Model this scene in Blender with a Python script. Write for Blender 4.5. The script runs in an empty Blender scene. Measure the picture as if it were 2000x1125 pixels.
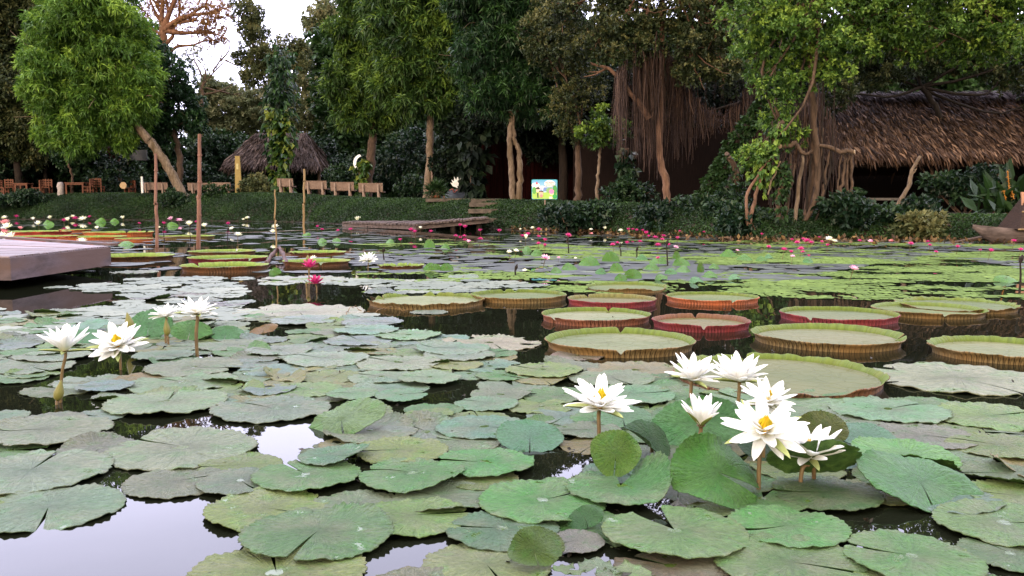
import bpy, math, random
import numpy as np
from mathutils import Vector, Matrix, noise
R_ = math.radians
rng = np.random.default_rng(11); random.seed(11)
scene = bpy.context.scene
COL = scene.collection

# ------------------------------------------------------------------ camera
F, CX, CY, CH, HZ = 1720.0, 1000.0, 562.5, .76, 400.0
PITCH = math.atan((CY-HZ)/F)
cam = bpy.data.objects.new('camera', bpy.data.cameras.new('camera'))
COL.objects.link(cam); scene.camera = cam
cam.location = (0, 0, CH); cam.rotation_euler = (math.pi/2 - PITCH, 0, 0)
cam.data.sensor_width = 36; cam.data.lens = 36*F/2000; cam.data.clip_end = 2000; cam.data.clip_start = .05

# ------------------------------------------------------------------ world, sun, exposure
SUN_EL, SUN_AZ = R_(14), R_(205)          # azimuth clockwise from +Y: behind the viewer, to the left
world = bpy.data.worlds.new('World'); scene.world = world; world.use_nodes = True
nt = world.node_tree; nt.nodes.clear()
wo = nt.nodes.new('ShaderNodeOutputWorld'); bg = nt.nodes.new('ShaderNodeBackground')
sky = nt.nodes.new('ShaderNodeTexSky'); sky.sky_type = 'NISHITA'; sky.sun_disc = False
sky.sun_elevation = SUN_EL; sky.sun_rotation = SUN_AZ; sky.air_density = 1.0; sky.dust_density = 3.0; sky.ozone_density = 1.0
# thin high evening cloud over the clear sky: paler and pinker than the blue between
tc = nt.nodes.new('ShaderNodeTexCoord'); mp = nt.nodes.new('ShaderNodeMapping'); mp.inputs['Scale'].default_value = (1, 1, 4)
cn = nt.nodes.new('ShaderNodeTexNoise'); cn.inputs['Scale'].default_value = 1.6; cn.inputs['Detail'].default_value = 6
cr = nt.nodes.new('ShaderNodeMapRange'); cr.inputs[1].default_value = .3; cr.inputs[2].default_value = .75; cr.inputs[3].default_value = .75; cr.inputs[4].default_value = .98
cm = nt.nodes.new('ShaderNodeMix'); cm.data_type = 'RGBA'
# the veil is thicker and brighter overhead than towards the horizon, dimmed behind the viewer to keep facing surfaces darker
def _mrn(v, a, b, c, d):
    n = nt.nodes.new('ShaderNodeMapRange'); n.interpolation_type = 'SMOOTHSTEP'; nt.links.new(v, n.inputs[0])
    for i, q in zip((1, 2, 3, 4), (a, b, c, d)): n.inputs[i].default_value = q
    return n.outputs[0]
sx = nt.nodes.new('ShaderNodeSeparateXYZ'); nt.links.new(tc.outputs['Generated'], sx.inputs[0])
mu = nt.nodes.new('ShaderNodeMath'); mu.operation = 'MULTIPLY'; nt.links.new(_mrn(sx.outputs[2], -.05, .6, .78, 1.28), mu.inputs[0]); nt.links.new(_mrn(sx.outputs[1], -.8, .6, .45, 1.25), mu.inputs[1])
wc = nt.nodes.new('ShaderNodeMix'); wc.data_type = 'RGBA'; nt.links.new(_mrn(sx.outputs[1], -.7, .7, 0, 1), wc.inputs[0]); wc.inputs[6].default_value = (10.3, 9.6, 8.2, 1); wc.inputs[7].default_value = (7.0, 6.8, 9.0, 1)   # sunset side warm, opposite side lilac
vm = nt.nodes.new('ShaderNodeVectorMath'); vm.operation = 'SCALE'; nt.links.new(wc.outputs[2], vm.inputs[0]); nt.links.new(mu.outputs[0], vm.inputs['Scale']); nt.links.new(vm.outputs[0], cm.inputs[7])
nt.links.new(tc.outputs['Generated'], mp.inputs[0]); nt.links.new(mp.outputs[0], cn.inputs[0]); nt.links.new(cn.outputs[0], cr.inputs[0])
nt.links.new(cr.outputs[0], cm.inputs[0]); nt.links.new(sky.outputs[0], cm.inputs[6]); nt.links.new(cm.outputs[2], bg.inputs[0])
bg.inputs[1].default_value = .12
nt.links.new(bg.outputs[0], wo.inputs[0])
sl = bpy.data.lights.new('sun', 'SUN'); sl.energy = .5; sl.angle = R_(12); sl.color = (1, .78, .58)
sun = bpy.data.objects.new('sun', sl); COL.objects.link(sun)
sdir = Vector((math.sin(SUN_AZ)*math.cos(SUN_EL), math.cos(SUN_AZ)*math.cos(SUN_EL), math.sin(SUN_EL)))
sun.rotation_euler = sdir.to_track_quat('Z', 'Y').to_euler(); sun.location = (0, -5, 20)
vs = scene.view_settings; vs.view_transform = 'Standard'; vs.look = 'None'; vs.gamma = 1; vs.exposure = 2.1
try:
    scene.display_settings.display_device = 'sRGB'
except Exception: pass
cy = scene.cycles
cy.use_denoising = True; cy.max_bounces = 6; cy.diffuse_bounces = 3; cy.glossy_bounces = 3; cy.transmission_bounces = 4
cy.transparent_max_bounces = 8; cy.caustics_reflective = False; cy.caustics_refractive = False

# ------------------------------------------------------------------ pixel -> world
def ray(px, py):
    x, y = (px-CX)/F, -(py-CY)/F
    return (x, math.cos(PITCH)+y*math.sin(PITCH), -math.sin(PITCH)+y*math.cos(PITCH))
def W(px, py, z=0.0):
    d = ray(px, py); t = (z-CH)/d[2]
    return np.array((d[0]*t, d[1]*t, z))
def D(px, py, Y):
    d = ray(px, py); t = Y/d[1]
    return np.array((d[0]*t, Y, CH+d[2]*t))
def M(Y): return Y/F                       # metres per photo pixel at that distance

# ------------------------------------------------------------------ mesh building
class MB:
    def __init__(s): s.v = []; s.n = 0; s.f = []; s.a = []
    def add(s, v, f, mat=0, a=0.5):
        v = np.asarray(v, float).reshape(-1, 3); f = np.asarray(f, int)
        if f.ndim == 1: f = f.reshape(1, -1)
        s.v.append(v); s.f.append((f+s.n, mat)); s.n += len(v)
        s.a.append(np.full(len(v), float(a)) if np.isscalar(a) else np.asarray(a, float))
        return s
    def mesh(s, name, mats, smooth=False, origin=(0, 0, 0)):
        v = np.concatenate(s.v) - np.asarray(origin, float)
        me = bpy.data.meshes.new(name)
        me.vertices.add(len(v)); me.vertices.foreach_set('co', v.ravel())
        loops = np.concatenate([f.ravel() for f, _ in s.f]); tot = np.concatenate([np.full(len(f), f.shape[1]) for f, _ in s.f])
        st = np.concatenate([[0], np.cumsum(tot)[:-1]])
        me.loops.add(len(loops)); me.loops.foreach_set('vertex_index', loops.astype(np.int32))
        me.polygons.add(len(tot)); me.polygons.foreach_set('loop_start', st.astype(np.int32)); me.polygons.foreach_set('loop_total', tot.astype(np.int32))
        me.polygons.foreach_set('material_index', np.concatenate([np.full(len(f), m) for f, m in s.f]).astype(np.int32))
        me.polygons.foreach_set('use_smooth', np.full(len(tot), bool(smooth)))
        at = me.attributes.new('v', 'FLOAT', 'POINT'); at.data.foreach_set('value', np.concatenate(s.a).astype(np.float32))
        for m in (mats if isinstance(mats, (list, tuple)) else [mats]): me.materials.append(m)
        me.update(calc_edges=True); me.validate()
        return me
    def build(s, name, mats, parent=None, smooth=False):
        org = parent.location if parent is not None else (0, 0, 0)
        if parent is None:
            allv = np.concatenate(s.v); org = ((allv[:, 0].min()+allv[:, 0].max())/2, (allv[:, 1].min()+allv[:, 1].max())/2, allv[:, 2].min())
        o = bpy.data.objects.new(name, s.mesh(name, mats, smooth, org)); COL.objects.link(o)
        if parent is not None: o.parent = parent
        else: o.location = org
        return o
def tag(o, label, cat, group=None):
    o['label'] = label; o['category'] = cat
    if group: o['group'] = group
    return o
def kind(o, k): o['kind'] = k; return o
def thing(name, label, cat, loc=(0, 0, 0), group=None):
    o = bpy.data.objects.new(name, None); COL.objects.link(o); o.location = tuple(float(q) for q in loc); o.empty_display_size = .1
    return tag(o, label, cat, group)
def child(parent, name, me, mat4=None):
    o = bpy.data.objects.new(name, me); COL.objects.link(o); o.parent = parent
    if mat4 is not None: o.matrix_basis = mat4
    return o

def tube(mb, pts, rad, sides=8, mat=0, a=.5, rough=0.0, cap=True):
    pts = np.asarray(pts, float); n = len(pts); rad = np.broadcast_to(np.asarray(rad, float), (n,))
    t = np.gradient(pts, axis=0); t /= np.linalg.norm(t, axis=1)[:, None]+1e-9
    ref = np.array((1., 0, 0)) if abs(t[0][0]) < .8 else np.array((0, 1., 0))
    u = np.cross(t, ref); u /= np.linalg.norm(u, axis=1)[:, None]+1e-9; w = np.cross(t, u)
    ang = np.arange(sides)*2*math.pi/sides
    rr = rad[:, None]*(1+rough*rng.normal(size=(n, sides)))
    v = pts[:, None]+rr[..., None]*(np.cos(ang)[None, :, None]*u[:, None]+np.sin(ang)[None, :, None]*w[:, None])
    i = np.arange(n-1)[:, None]*sides; j = np.arange(sides)[None]; k = (j+1) % sides
    f = np.stack([i+j, i+k, i+sides+k, i+sides+j], -1).reshape(-1, 4)
    mb.add(v.reshape(-1, 3), f, mat, a)
    if cap and sides > 2:
        mb.add(v[0], np.arange(sides)[::-1], mat, a); mb.add(v[-1], np.arange(sides), mat, a)
def smoothline(pts, n=12, jit=0.0):
    pts = np.asarray(pts, float); m = len(pts); s = np.linspace(0, m-1, n); out = []
    for q in s:
        i = min(int(q), m-2); t = q-i; p0 = pts[max(i-1, 0)]; p1 = pts[i]; p2 = pts[i+1]; p3 = pts[min(i+2, m-1)]
        out.append(.5*((2*p1)+(-p0+p2)*t+(2*p0-5*p1+4*p2-p3)*t*t+(-p0+3*p1-3*p2+p3)*t**3))
    out = np.array(out)
    if jit: out[1:-1] += rng.normal(size=(n-2, 3))*jit
    return out
BOXF = np.array([(0, 3, 2, 1), (4, 5, 6, 7), (0, 1, 5, 4), (1, 2, 6, 5), (2, 3, 7, 6), (3, 0, 4, 7)])
def box(mb, c, s, rz=0.0, mat=0, a=.5, m=None, bev=0.0):
    s = np.array(s)/2.0
    v = np.array([(-1, -1, -1), (1, -1, -1), (1, 1, -1), (-1, 1, -1), (-1, -1, 1), (1, -1, 1), (1, 1, 1), (-1, 1, 1)], float)*s
    if m is not None: v = v @ np.array(m.to_3x3()).T
    if rz: cc, ss = math.cos(rz), math.sin(rz); v = v @ np.array([(cc, ss, 0), (-ss, cc, 0), (0, 0, 1)])
    mb.add(v+np.array(c), BOXF, mat, a)
def hexa(mb, v, mat=0, a=.5): mb.add(v, BOXF, mat, a)

# ------------------------------------------------------------------ materials
def new_mat(name):
    m = bpy.data.materials.new(name); m.use_nodes = True; t = m.node_tree; t.nodes.clear()
    o = t.nodes.new('ShaderNodeOutputMaterial'); b = t.nodes.new('ShaderNodeBsdfPrincipled'); t.links.new(b.outputs[0], o.inputs[0])
    return m, t, b, o
def nd(t, k, ins=None, **kw):
    n = t.nodes.new(k)
    for a, b in kw.items(): setattr(n, a, b)
    for a, b in (ins or {}).items():
        if isinstance(b, bpy.types.NodeSocket): t.links.new(b, n.inputs[a])
        else: n.inputs[a].default_value = b
    return n
def c4(c): return (c[0], c[1], c[2], 1)
def mixc(t, f, a, b, mode='MIX'):
    n = t.nodes.new('ShaderNodeMix'); n.data_type = 'RGBA'; n.blend_type = mode
    for i, q in ((0, f), (6, a), (7, b)):
        if isinstance(q, bpy.types.NodeSocket): t.links.new(q, n.inputs[i])
        else: n.inputs[i].default_value = q if i == 0 else c4(q)
    return n.outputs[2]
def mr(t, v, a, b, c=0., d=1.): return nd(t, 'ShaderNodeMapRange', {0: v, 1: a, 2: b, 3: c, 4: d}).outputs[0]
def mth(t, op, a, b=0.0): return nd(t, 'ShaderNodeMath', {0: a, 1: b}, operation=op).outputs[0]
def noi(t, vec, sc, det=4, rough=.6): return nd(t, 'ShaderNodeTexNoise', {'Vector': vec, 'Scale': sc, 'Detail': det, 'Roughness': rough}).outputs[0]
def bump(t, b, h, st, dist=.02): t.links.new(nd(t, 'ShaderNodeBump', {'Height': h, 'Strength': st, 'Distance': dist}).outputs[0], b.inputs['Normal'])

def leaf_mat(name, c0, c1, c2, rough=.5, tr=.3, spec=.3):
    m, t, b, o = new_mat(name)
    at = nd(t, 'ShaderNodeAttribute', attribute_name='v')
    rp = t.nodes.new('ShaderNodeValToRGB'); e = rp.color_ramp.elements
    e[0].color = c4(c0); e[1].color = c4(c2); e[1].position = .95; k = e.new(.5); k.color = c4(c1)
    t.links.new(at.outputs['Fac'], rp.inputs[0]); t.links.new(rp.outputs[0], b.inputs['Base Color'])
    b.inputs['Roughness'].default_value = rough; b.inputs['Specular IOR Level'].default_value = spec
    if tr:
        tl = nd(t, 'ShaderNodeBsdfTranslucent', {0: rp.outputs[0]}); mx = nd(t, 'ShaderNodeMixShader', {0: tr, 1: b.outputs[0], 2: tl.outputs[0]})
        t.links.new(mx.outputs[0], o.inputs[0])
    return m
def rock_mat(name, c0, c1, sc=6, rough=.85, bmp=.4, stretch=(1, 1, 1), c2=None, spec=.25, dist=.02):
    m, t, b, o = new_mat(name)
    tcn = nd(t, 'ShaderNodeTexCoord'); mpn = nd(t, 'ShaderNodeMapping', {'Vector': tcn.outputs['Object'], 'Scale': stretch})
    n1 = noi(t, mpn.outputs[0], sc, 8, .65); n2 = noi(t, mpn.outputs[0], sc*.23, 3)
    col = mixc(t, mr(t, n1, .35, .65), c0, c1)
    if c2: col = mixc(t, mr(t, n2, .5, .62), col, c2)
    t.links.new(col, b.inputs['Base Color']); b.inputs['Roughness'].default_value = rough; b.inputs['Specular IOR Level'].default_value = spec
    bump(t, b, n1, bmp, dist)
    return m
def plain(name, c, rough=.6, spec=.4, var=.12):
    return rock_mat(name, [q*(1-var) for q in c], [q*(1+var) for q in c], 9, rough, .15, spec=spec)

G = {}
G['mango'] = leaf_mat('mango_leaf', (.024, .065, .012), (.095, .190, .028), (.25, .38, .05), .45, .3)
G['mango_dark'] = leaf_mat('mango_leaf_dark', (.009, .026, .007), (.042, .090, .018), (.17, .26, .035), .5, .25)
G['broad'] = leaf_mat('broad_leaf', (.005, .016, .007), (.013, .040, .013), (.040, .095, .022), .45, .2)
G['olive'] = leaf_mat('olive_leaf', (.025, .036, .015), (.065, .080, .030), (.16, .15, .06), .6, .25)
G['ficus'] = leaf_mat('ficus_leaf', (.010, .030, .007), (.062, .13, .020), (.26, .37, .06), .5, .3)
G['ficus_dull'] = leaf_mat('ficus_leaf_dull', (.009, .017, .006), (.030, .044, .014), (.13, .125, .045), .55, .2)
G['dark'] = leaf_mat('shade_tinted_leaf', (.002, .005, .003), (.004, .010, .005), (.011, .022, .008), .6, .1, .15)  # canopy shade is put into this near-black leaf colour
G['far'] = leaf_mat('hazed_far_leaf', (.07, .09, .05), (.15, .17, .08), (.28, .25, .13), .6, .4)  # paled so that the colour itself carries the distance haze
G['rust'] = leaf_mat('rust_leaf', (.10, .045, .02), (.22, .10, .04), (.30, .17, .06), .6, .3)  # orange evening light put into the leaf colour
G['pothos'] = leaf_mat('vine_leaf', (.012, .035, .008), (.04, .09, .015), (.19, .22, .035), .4, .3)
G['cover'] = leaf_mat('ground_cover_leaf', (.006, .018, .004), (.014, .038, .009), (.034, .075, .017), .55, .15)
G['shrub'] = leaf_mat('shrub_leaf', (.003, .011, .006), (.007, .022, .010), (.026, .055, .018), .45, .15)
G['litter'] = leaf_mat('dead_leaf', (.025, .012, .006), (.07, .036, .014), (.17, .10, .035), .7, 0)
G['thatch'] = leaf_mat('thatch_straw', (.012, .006, .004), (.055, .029, .018), (.20, .115, .07), .8, 0, .2)
G['thatch_dark'] = leaf_mat('old_thatch_straw', (.022, .014, .014), (.055, .038, .036), (.12, .085, .08), .8, 0, .2)
G['root'] = leaf_mat('hanging_root_fibre', (.016, .009, .008), (.042, .024, .019), (.11, .066, .048), .8, 0, .2)
B_pale = rock_mat('bark_pale', (.08, .055, .040), (.20, .145, .105), 14, .9, .6, (1, 1, .35), (.09, .06, .035))
B_brown = rock_mat('bark_brown', (.035, .022, .016), (.10, .062, .043), 14, .9, .6, (1, 1, .3))
B_dark = rock_mat('bark_dark', (.009, .006, .005), (.025, .016, .012), 12, .9, .6, (1, 1, .3))
B_orange = rock_mat('bark_orange', (.11, .050, .030), (.26, .13, .08), 10, .9, .6, (1, 1, .3))  # pinkish bark with the orange evening light put into its colour
B_cut = plain('cut_wood', (.30, .21, .14))
B_fig = rock_mat('bark_fig', (.07, .036, .024), (.19, .105, .072), 10, .9, .6, (1, 1, .3))
M_stone = rock_mat('bench_stone', (.16, .105, .085), (.25, .17, .14), 9, .8, .3)
M_pole = rock_mat('pole_wood', (.12, .055, .042), (.26, .14, .105), 22, .85, .5, (1, 1, .12), (.12, .055, .04))
M_bamboo = rock_mat('bamboo', (.16, .10, .045), (.25, .165, .085), 18, .55, .2, (1, 1, .1))
M_chair = rock_mat('chair_wood', (.07, .020, .009), (.15, .046, .020), 16, .6, .2, (1, 1, .2))
M_dockwood = rock_mat('dock_wood', (.045, .032, .030), (.13, .095, .090), 14, .9, .5, (.2, 1, 1))
M_darkwood = rock_mat('dark_wood', (.006, .004, .004), (.015, .009, .008), 8, .95, .3, (6, 6, .3), spec=.05)  # shade under trees and roofs is put into this near-black wood colour
M_redwood = rock_mat('dark_red_boards', (.003, .0006, .0006), (.014, .003, .003), 6, .95, .3, (5, 5, .25), spec=.03)  # dark red boards, with the canopy shade put into the colour
M_concrete = rock_mat('concrete', (.06, .05, .046), (.11, .095, .085), 9, .9, .4)
M_terra = plain('terracotta', (.22, .075, .035), .8)
M_white = plain('white_paint', (.7, .7, .72), .5)
M_stem = rock_mat('flower_stem', (.07, .04, .02), (.16, .11, .05), 12, .5, .1)
M_black = plain('black_plastic', (.012, .012, .014), .4)

# white petals
def petal_mat(name, c, c2, tr=.35):
    m, t, b, o = new_mat(name)
    tcn = nd(t, 'ShaderNodeTexCoord'); mpn = nd(t, 'ShaderNodeMapping', {'Vector': tcn.outputs['Object'], 'Scale': (1.5, 22, 1)})
    n = noi(t, mpn.outputs[0], 1.5, 4)
    sp = nd(t, 'ShaderNodeSeparateXYZ', {0: tcn.outputs['Object']})
    col = mixc(t, mr(t, sp.outputs[0], .02, .30, 1, 0), mixc(t, mr(t, n, .35, .7), c, [q*.86 for q in c]), c2)
    t.links.new(col, b.inputs['Base Color']); b.inputs['Roughness'].default_value = .5; b.inputs['Specular IOR Level'].default_value = .3
    bump(t, b, n, .25, .01)
    tl = nd(t, 'ShaderNodeBsdfTranslucent', {0: col}); mx = nd(t, 'ShaderNodeMixShader', {0: tr, 1: b.outputs[0], 2: tl.outputs[0]})
    t.links.new(mx.outputs[0], o.inputs[0]); return m
P_white = petal_mat('white_petal', (.90, .90, .885), (.88, .86, .62), .42)
P_pink = petal_mat('pink_petal', (.60, .045, .23), (.50, .03, .18), .25)
P_palepink = petal_mat('pale_pink_petal', (.74, .30, .52), (.80, .5, .6), .25)
P_salmon = petal_mat('salmon_petal', (.72, .22, .24), (.7, .3, .3), .25)
P_sepal = petal_mat('sepal_outside', (.14, .17, .04), (.10, .06, .02), .1); P_sepin = petal_mat('sepal_inside', (.42, .48, .20), (.5, .5, .25), .2)
P_stamen = leaf_mat('stamen_yellow', (.88, .74, .04), (.90, .66, .03), (.88, .42, .02), .5, .2)
G['bud'] = leaf_mat('bud_skin', (.10, .05, .02), (.13, .12, .03), (.16, .20, .05), .5, 0)

# lily pad tops (tint comes from the object's own colour)
def pad_mat(name, wet=True, dusty=1.0):
    m, t, b, o = new_mat(name)
    tcn = nd(t, 'ShaderNodeTexCoord'); oi = nd(t, 'ShaderNodeObjectInfo')
    rnd = mth(t, 'MULTIPLY', oi.outputs['Random'], 91.0)
    vec = nd(t, 'ShaderNodeVectorMath', {0: tcn.outputs['Object'], 1: nd(t, 'ShaderNodeCombineXYZ', {0: rnd, 1: rnd, 2: 0.}).outputs[0]}, operation='ADD').outputs[0]
    sp = nd(t, 'ShaderNodeSeparateXYZ', {0: tcn.outputs['Object']})
    r = nd(t, 'ShaderNodeVectorMath', {0: nd(t, 'ShaderNodeCombineXYZ', {0: sp.outputs[0], 1: sp.outputs[1], 2: 0.}).outputs[0]}, operation='LENGTH').outputs['Value']
    ux = mth(t, 'DIVIDE', sp.outputs[0], mth(t, 'ADD', r, .01)); uy = mth(t, 'DIVIDE', sp.outputs[1], mth(t, 'ADD', r, .01))
    sv = nd(t, 'ShaderNodeCombineXYZ', {0: mth(t, 'MULTIPLY', ux, 9.), 1: mth(t, 'MULTIPLY', uy, 9.), 2: mth(t, 'ADD', mth(t, 'MULTIPLY', r, 2.2), rnd)}).outputs[0]
    st = noi(t, sv, 1.0, 5, .7)                                        # streaks running out from the stalk
    at = mth(t, 'ARCTAN2', sp.outputs[1], sp.outputs[0])
    vein = mth(t, 'ABSOLUTE', mth(t, 'SINE', mth(t, 'ADD', mth(t, 'MULTIPLY', at, 9.5), mth(t, 'MULTIPLY', noi(t, vec, 2.2, 2), 2.2))))
    veinm = mth(t, 'MULTIPLY', mr(t, vein, .0, .10, 1, 0), mr(t, r, .1, .95, 1, .15))
    base = mixc(t, mr(t, st, .3, .7), mixc(t, 1.0, oi.outputs['Color'], (.76, .80, .72), 'MULTIPLY'), mixc(t, 1.0, oi.outputs['Color'], (1.25, 1.20, 1.18), 'MULTIPLY'))
    big = noi(t, vec, 1.3, 4, .6)
    base = mixc(t, mr(t, big, .42, .70, 0, .62*dusty), base, (.215, .215, .145))
    base = mixc(t, mr(t, noi(t, vec, 2.1, 3), .52, .66, 0, .55), base, mixc(t, 1.0, oi.outputs['Color'], (.62, 1.08, .55), 'MULTIPLY'))
    base = mixc(t, mth(t, 'MULTIPLY', veinm, .55), base, mixc(t, 1.0, base, (1.8, 1.65, 1.6), 'MULTIPLY'))
    rimm = mr(t, r, .93, 1.0, 0, .45); base = mixc(t, mth(t, 'MULTIPLY', rimm, noi(t, vec, 5, 2)), base, (.13, .085, .04))
    spk = mr(t, noi(t, vec, 26, 2, .5), .69, .72); base = mixc(t, mth(t, 'MULTIPLY', spk, .75), base, (.03, .025, .02))
    spk2 = mr(t, noi(t, vec, 13, 3, .6), .71, .735); base = mixc(t, mth(t, 'MULTIPLY', spk2, .7), base, (.045, .035, .02))
    rot_ = mth(t, 'MULTIPLY', mr(t, noi(t, vec, 4.2, 5, .7), .66, .73), mr(t, r, .35, .9, .2, .9)); base = mixc(t, rot_, base, (.10, .075, .035))
    base = mixc(t, mr(t, noi(t, vec, 60, 2, .5), .55, .75, 0, .35), base, mixc(t, 1.0, base, (1.5, 1.4, 1.35), 'MULTIPLY'))
    cav = mth(t, 'ADD', mth(t, 'MULTIPLY', noi(t, nd(t, 'ShaderNodeCombineXYZ', {0: mth(t, 'MULTIPLY', ux, 20.), 1: mth(t, 'MULTIPLY', uy, 20.), 2: mth(t, 'ADD', mth(t, 'MULTIPLY', r, 7.), rnd)}).outputs[0], 1.0, 4, .7), .5), mth(t, 'MULTIPLY', noi(t, vec, 11, 5, .65), .5))
    base = mixc(t, mr(t, cav, .38, .62), mixc(t, 1.0, base, (.66, .72, .62), 'MULTIPLY'), mixc(t, 1.0, base, (1.22, 1.2, 1.22), 'MULTIPLY'))  # blistered leaf's own mottle plus shade of its hollows put into the colour
    rg = mr(t, st, .3, .7, .42, .60)
    if wet:
        wn = noi(t, vec, 2.1, 6, .68); wm = mr(t, wn, .635, .65)
        wc = mth(t, 'LESS_THAN', r, mr(t, noi(t, vec, 7, 2), .2, .8, .02, .16))
        wm = mth(t, 'MAXIMUM', wm, mth(t, 'MULTIPLY', wc, mr(t, oi.outputs['Random'], .4, .5)))
        base = mixc(t, mth(t, 'MULTIPLY', wm, .9), base, (.045, .075, .012)); rg = mth(t, 'MULTIPLY', rg, mr(t, wm, 0, 1, 1, .12))
    bst = mr(t, wm, 0, 1, 1.0, .06) if wet else .8
    t.links.new(base, b.inputs['Base Color']); t.links.new(rg, b.inputs['Roughness']); b.inputs['Specular IOR Level'].default_value = .4
    st2 = noi(t, nd(t, 'ShaderNodeCombineXYZ', {0: mth(t, 'MULTIPLY', ux, 20.), 1: mth(t, 'MULTIPLY', uy, 20.), 2: mth(t, 'ADD', mth(t, 'MULTIPLY', r, 7.), rnd)}).outputs[0], 1.0, 4, .7)
    hh = mth(t, 'ADD', mth(t, 'ADD', mth(t, 'MULTIPLY', st, .5), mth(t, 'MULTIPLY', st2, .6)), mth(t, 'MULTIPLY', mr(t, vein, 0, .3, 0, 1), .16))
    hh = mth(t, 'ADD', hh, mth(t, 'MULTIPLY', noi(t, vec, 11, 5, .65), 1.0))
    bst = bst if wet else .8; bump(t, b, hh, bst, .035)
    tl = nd(t, 'ShaderNodeBsdfTranslucent', {0: mixc(t, 1.0, base, (1.0, 1.3, .4), 'MULTIPLY')}); mx = nd(t, 'ShaderNodeMixShader', {0: .16, 1: b.outputs[0], 2: tl.outputs[0]})
    t.links.new(mx.outputs[0], o.inputs[0])
    return m
P_pad = pad_mat('lily_pad_top'); P_fresh = pad_mat('fresh_pad_top', False, .15)
P_under = rock_mat('pad_underside', (.018, .050, .010), (.050, .100, .020), 5, .6, .5, spec=.3)

def floor_mat():
    m, t, b, o = new_mat('giant_pad_floor')
    tcn = nd(t, 'ShaderNodeTexCoord'); oi = nd(t, 'ShaderNodeObjectInfo'); rnd = mth(t, 'MULTIPLY', oi.outputs['Random'], 77.0)
    vec = nd(t, 'ShaderNodeVectorMath', {0: tcn.outputs['Object'], 1: nd(t, 'ShaderNodeCombineXYZ', {0: rnd, 1: rnd, 2: 0.}).outputs[0]}, operation='ADD').outputs[0]
    n = noi(t, vec, 1.6, 6, .6); vo = nd(t, 'ShaderNodeTexVoronoi', {'Vector': vec, 'Scale': 11.0}, feature='DISTANCE_TO_EDGE').outputs[0]
    base = mixc(t, mr(t, n, .35, .65), mixc(t, 1.0, oi.outputs['Color'], (.85, .9, .8), 'MULTIPLY'), mixc(t, 1.0, oi.outputs['Color'], (1.15, 1.05, 1.05), 'MULTIPLY'))
    base = mixc(t, mr(t, vo, .0, .04, .14, 0), base, (.06, .07, .02))
    base = mixc(t, mr(t, noi(t, vec, 24, 3, .6), .68, .72, 0, .7), base, (.05, .035, .025)); base = mixc(t, mr(t, noi(t, vec, 5, 5, .7), .57, .66, 0, .6), base, (.07, .075, .03)); base = mixc(t, mr(t, noi(t, vec, 2.3, 6, .7), .50, .62, 0, .5), base, mixc(t, 1.0, base, (.62, .72, .5), 'MULTIPLY'))
    t.links.new(base, b.inputs['Base Color']); b.inputs['Roughness'].default_value = .6; b.inputs['Specular IOR Level'].default_value = .15
    bump(t, b, mth(t, 'ADD', noi(t, vec, 14, 4), mr(t, vo, 0, .08)), .35, .02); return m
def rim_mat(name, outside, tint=None):
    m, t, b, o = new_mat(name)
    tcn = nd(t, 'ShaderNodeTexCoord'); oi = nd(t, 'ShaderNodeObjectInfo'); sp = nd(t, 'ShaderNodeSeparateXYZ', {0: tcn.outputs['Object']})
    rnd = mth(t, 'MULTIPLY', oi.outputs['Random'], 37.0)
    vec = nd(t, 'ShaderNodeVectorMath', {0: tcn.outputs['Object'], 1: nd(t, 'ShaderNodeCombineXYZ', {0: rnd, 1: rnd, 2: 0.}).outputs[0]}, operation='ADD').outputs[0]
    at = mth(t, 'ARCTAN2', sp.outputs[1], sp.outputs[0])
    n = noi(t, vec, 4, 4)
    if outside:
        z = mth(t, 'MULTIPLY', sp.outputs[2], 30.0)
        l1 = mth(t, 'ABSOLUTE', mth(t, 'SINE', mth(t, 'ADD', mth(t, 'MULTIPLY', at, 45.0), mth(t, 'MULTIPLY', n, 2.0))))
        l2 = mth(t, 'ABSOLUTE', mth(t, 'SINE', mth(t, 'ADD', mth(t, 'MULTIPLY', at, 45.0), z)))
        l3 = mth(t, 'ABSOLUTE', mth(t, 'SINE', mth(t, 'SUBTRACT', mth(t, 'MULTIPLY', at, 45.0), z)))
        ln = mth(t, 'MINIMUM', l1, mth(t, 'MINIMUM', mth(t, 'ADD', l2, .12), mth(t, 'ADD', l3, .12)))
        f = mr(t, mth(t, 'ADD', ln, mth(t, 'MULTIPLY', mth(t, 'SUBTRACT', n, .5), .5)), .0, .26)
        hi = mixc(t, mr(t, n, .4, .62), oi.outputs['Color'], mixc(t, 1.0, oi.outputs['Color'], (1.25, 1.0, .8), 'MULTIPLY'))
        col = mixc(t, f, mixc(t, 1.0, oi.outputs['Color'], (.38, .26, .26), 'MULTIPLY'), hi)
        t.links.new(col, b.inputs['Base Color']); bump(t, b, f, .8, .03)
    else:
        st = noi(t, nd(t, 'ShaderNodeCombineXYZ', {0: mth(t, 'MULTIPLY', at, 16.), 1: mth(t, 'MULTIPLY', sp.outputs[2], 5.), 2: rnd}).outputs[0], 1.0, 4)
        col = mixc(t, mr(t, st, .35, .65), tint, [q*1.5 for q in tint])
        col = mixc(t, mr(t, n, .5, .7, 0, .6), col, [tint[0]*1.6, tint[1]*1.1, tint[2]])
        t.links.new(col, b.inputs['Base Color']); bump(t, b, st, .5, .03)
    b.inputs['Roughness'].default_value = .6; b.inputs['Specular IOR Level'].default_value = .15
    return m
V_floor = floor_mat(); V_out = rim_mat('giant_pad_rim_outside', True)
V_green = rim_mat('giant_pad_rim_inside_green', False, (.062, .085, .012)); V_brown = rim_mat('giant_pad_rim_inside_brown', False, (.085, .04, .02)); V_olive = rim_mat('giant_pad_rim_inside_olive', False, (.09, .085, .028))

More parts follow.
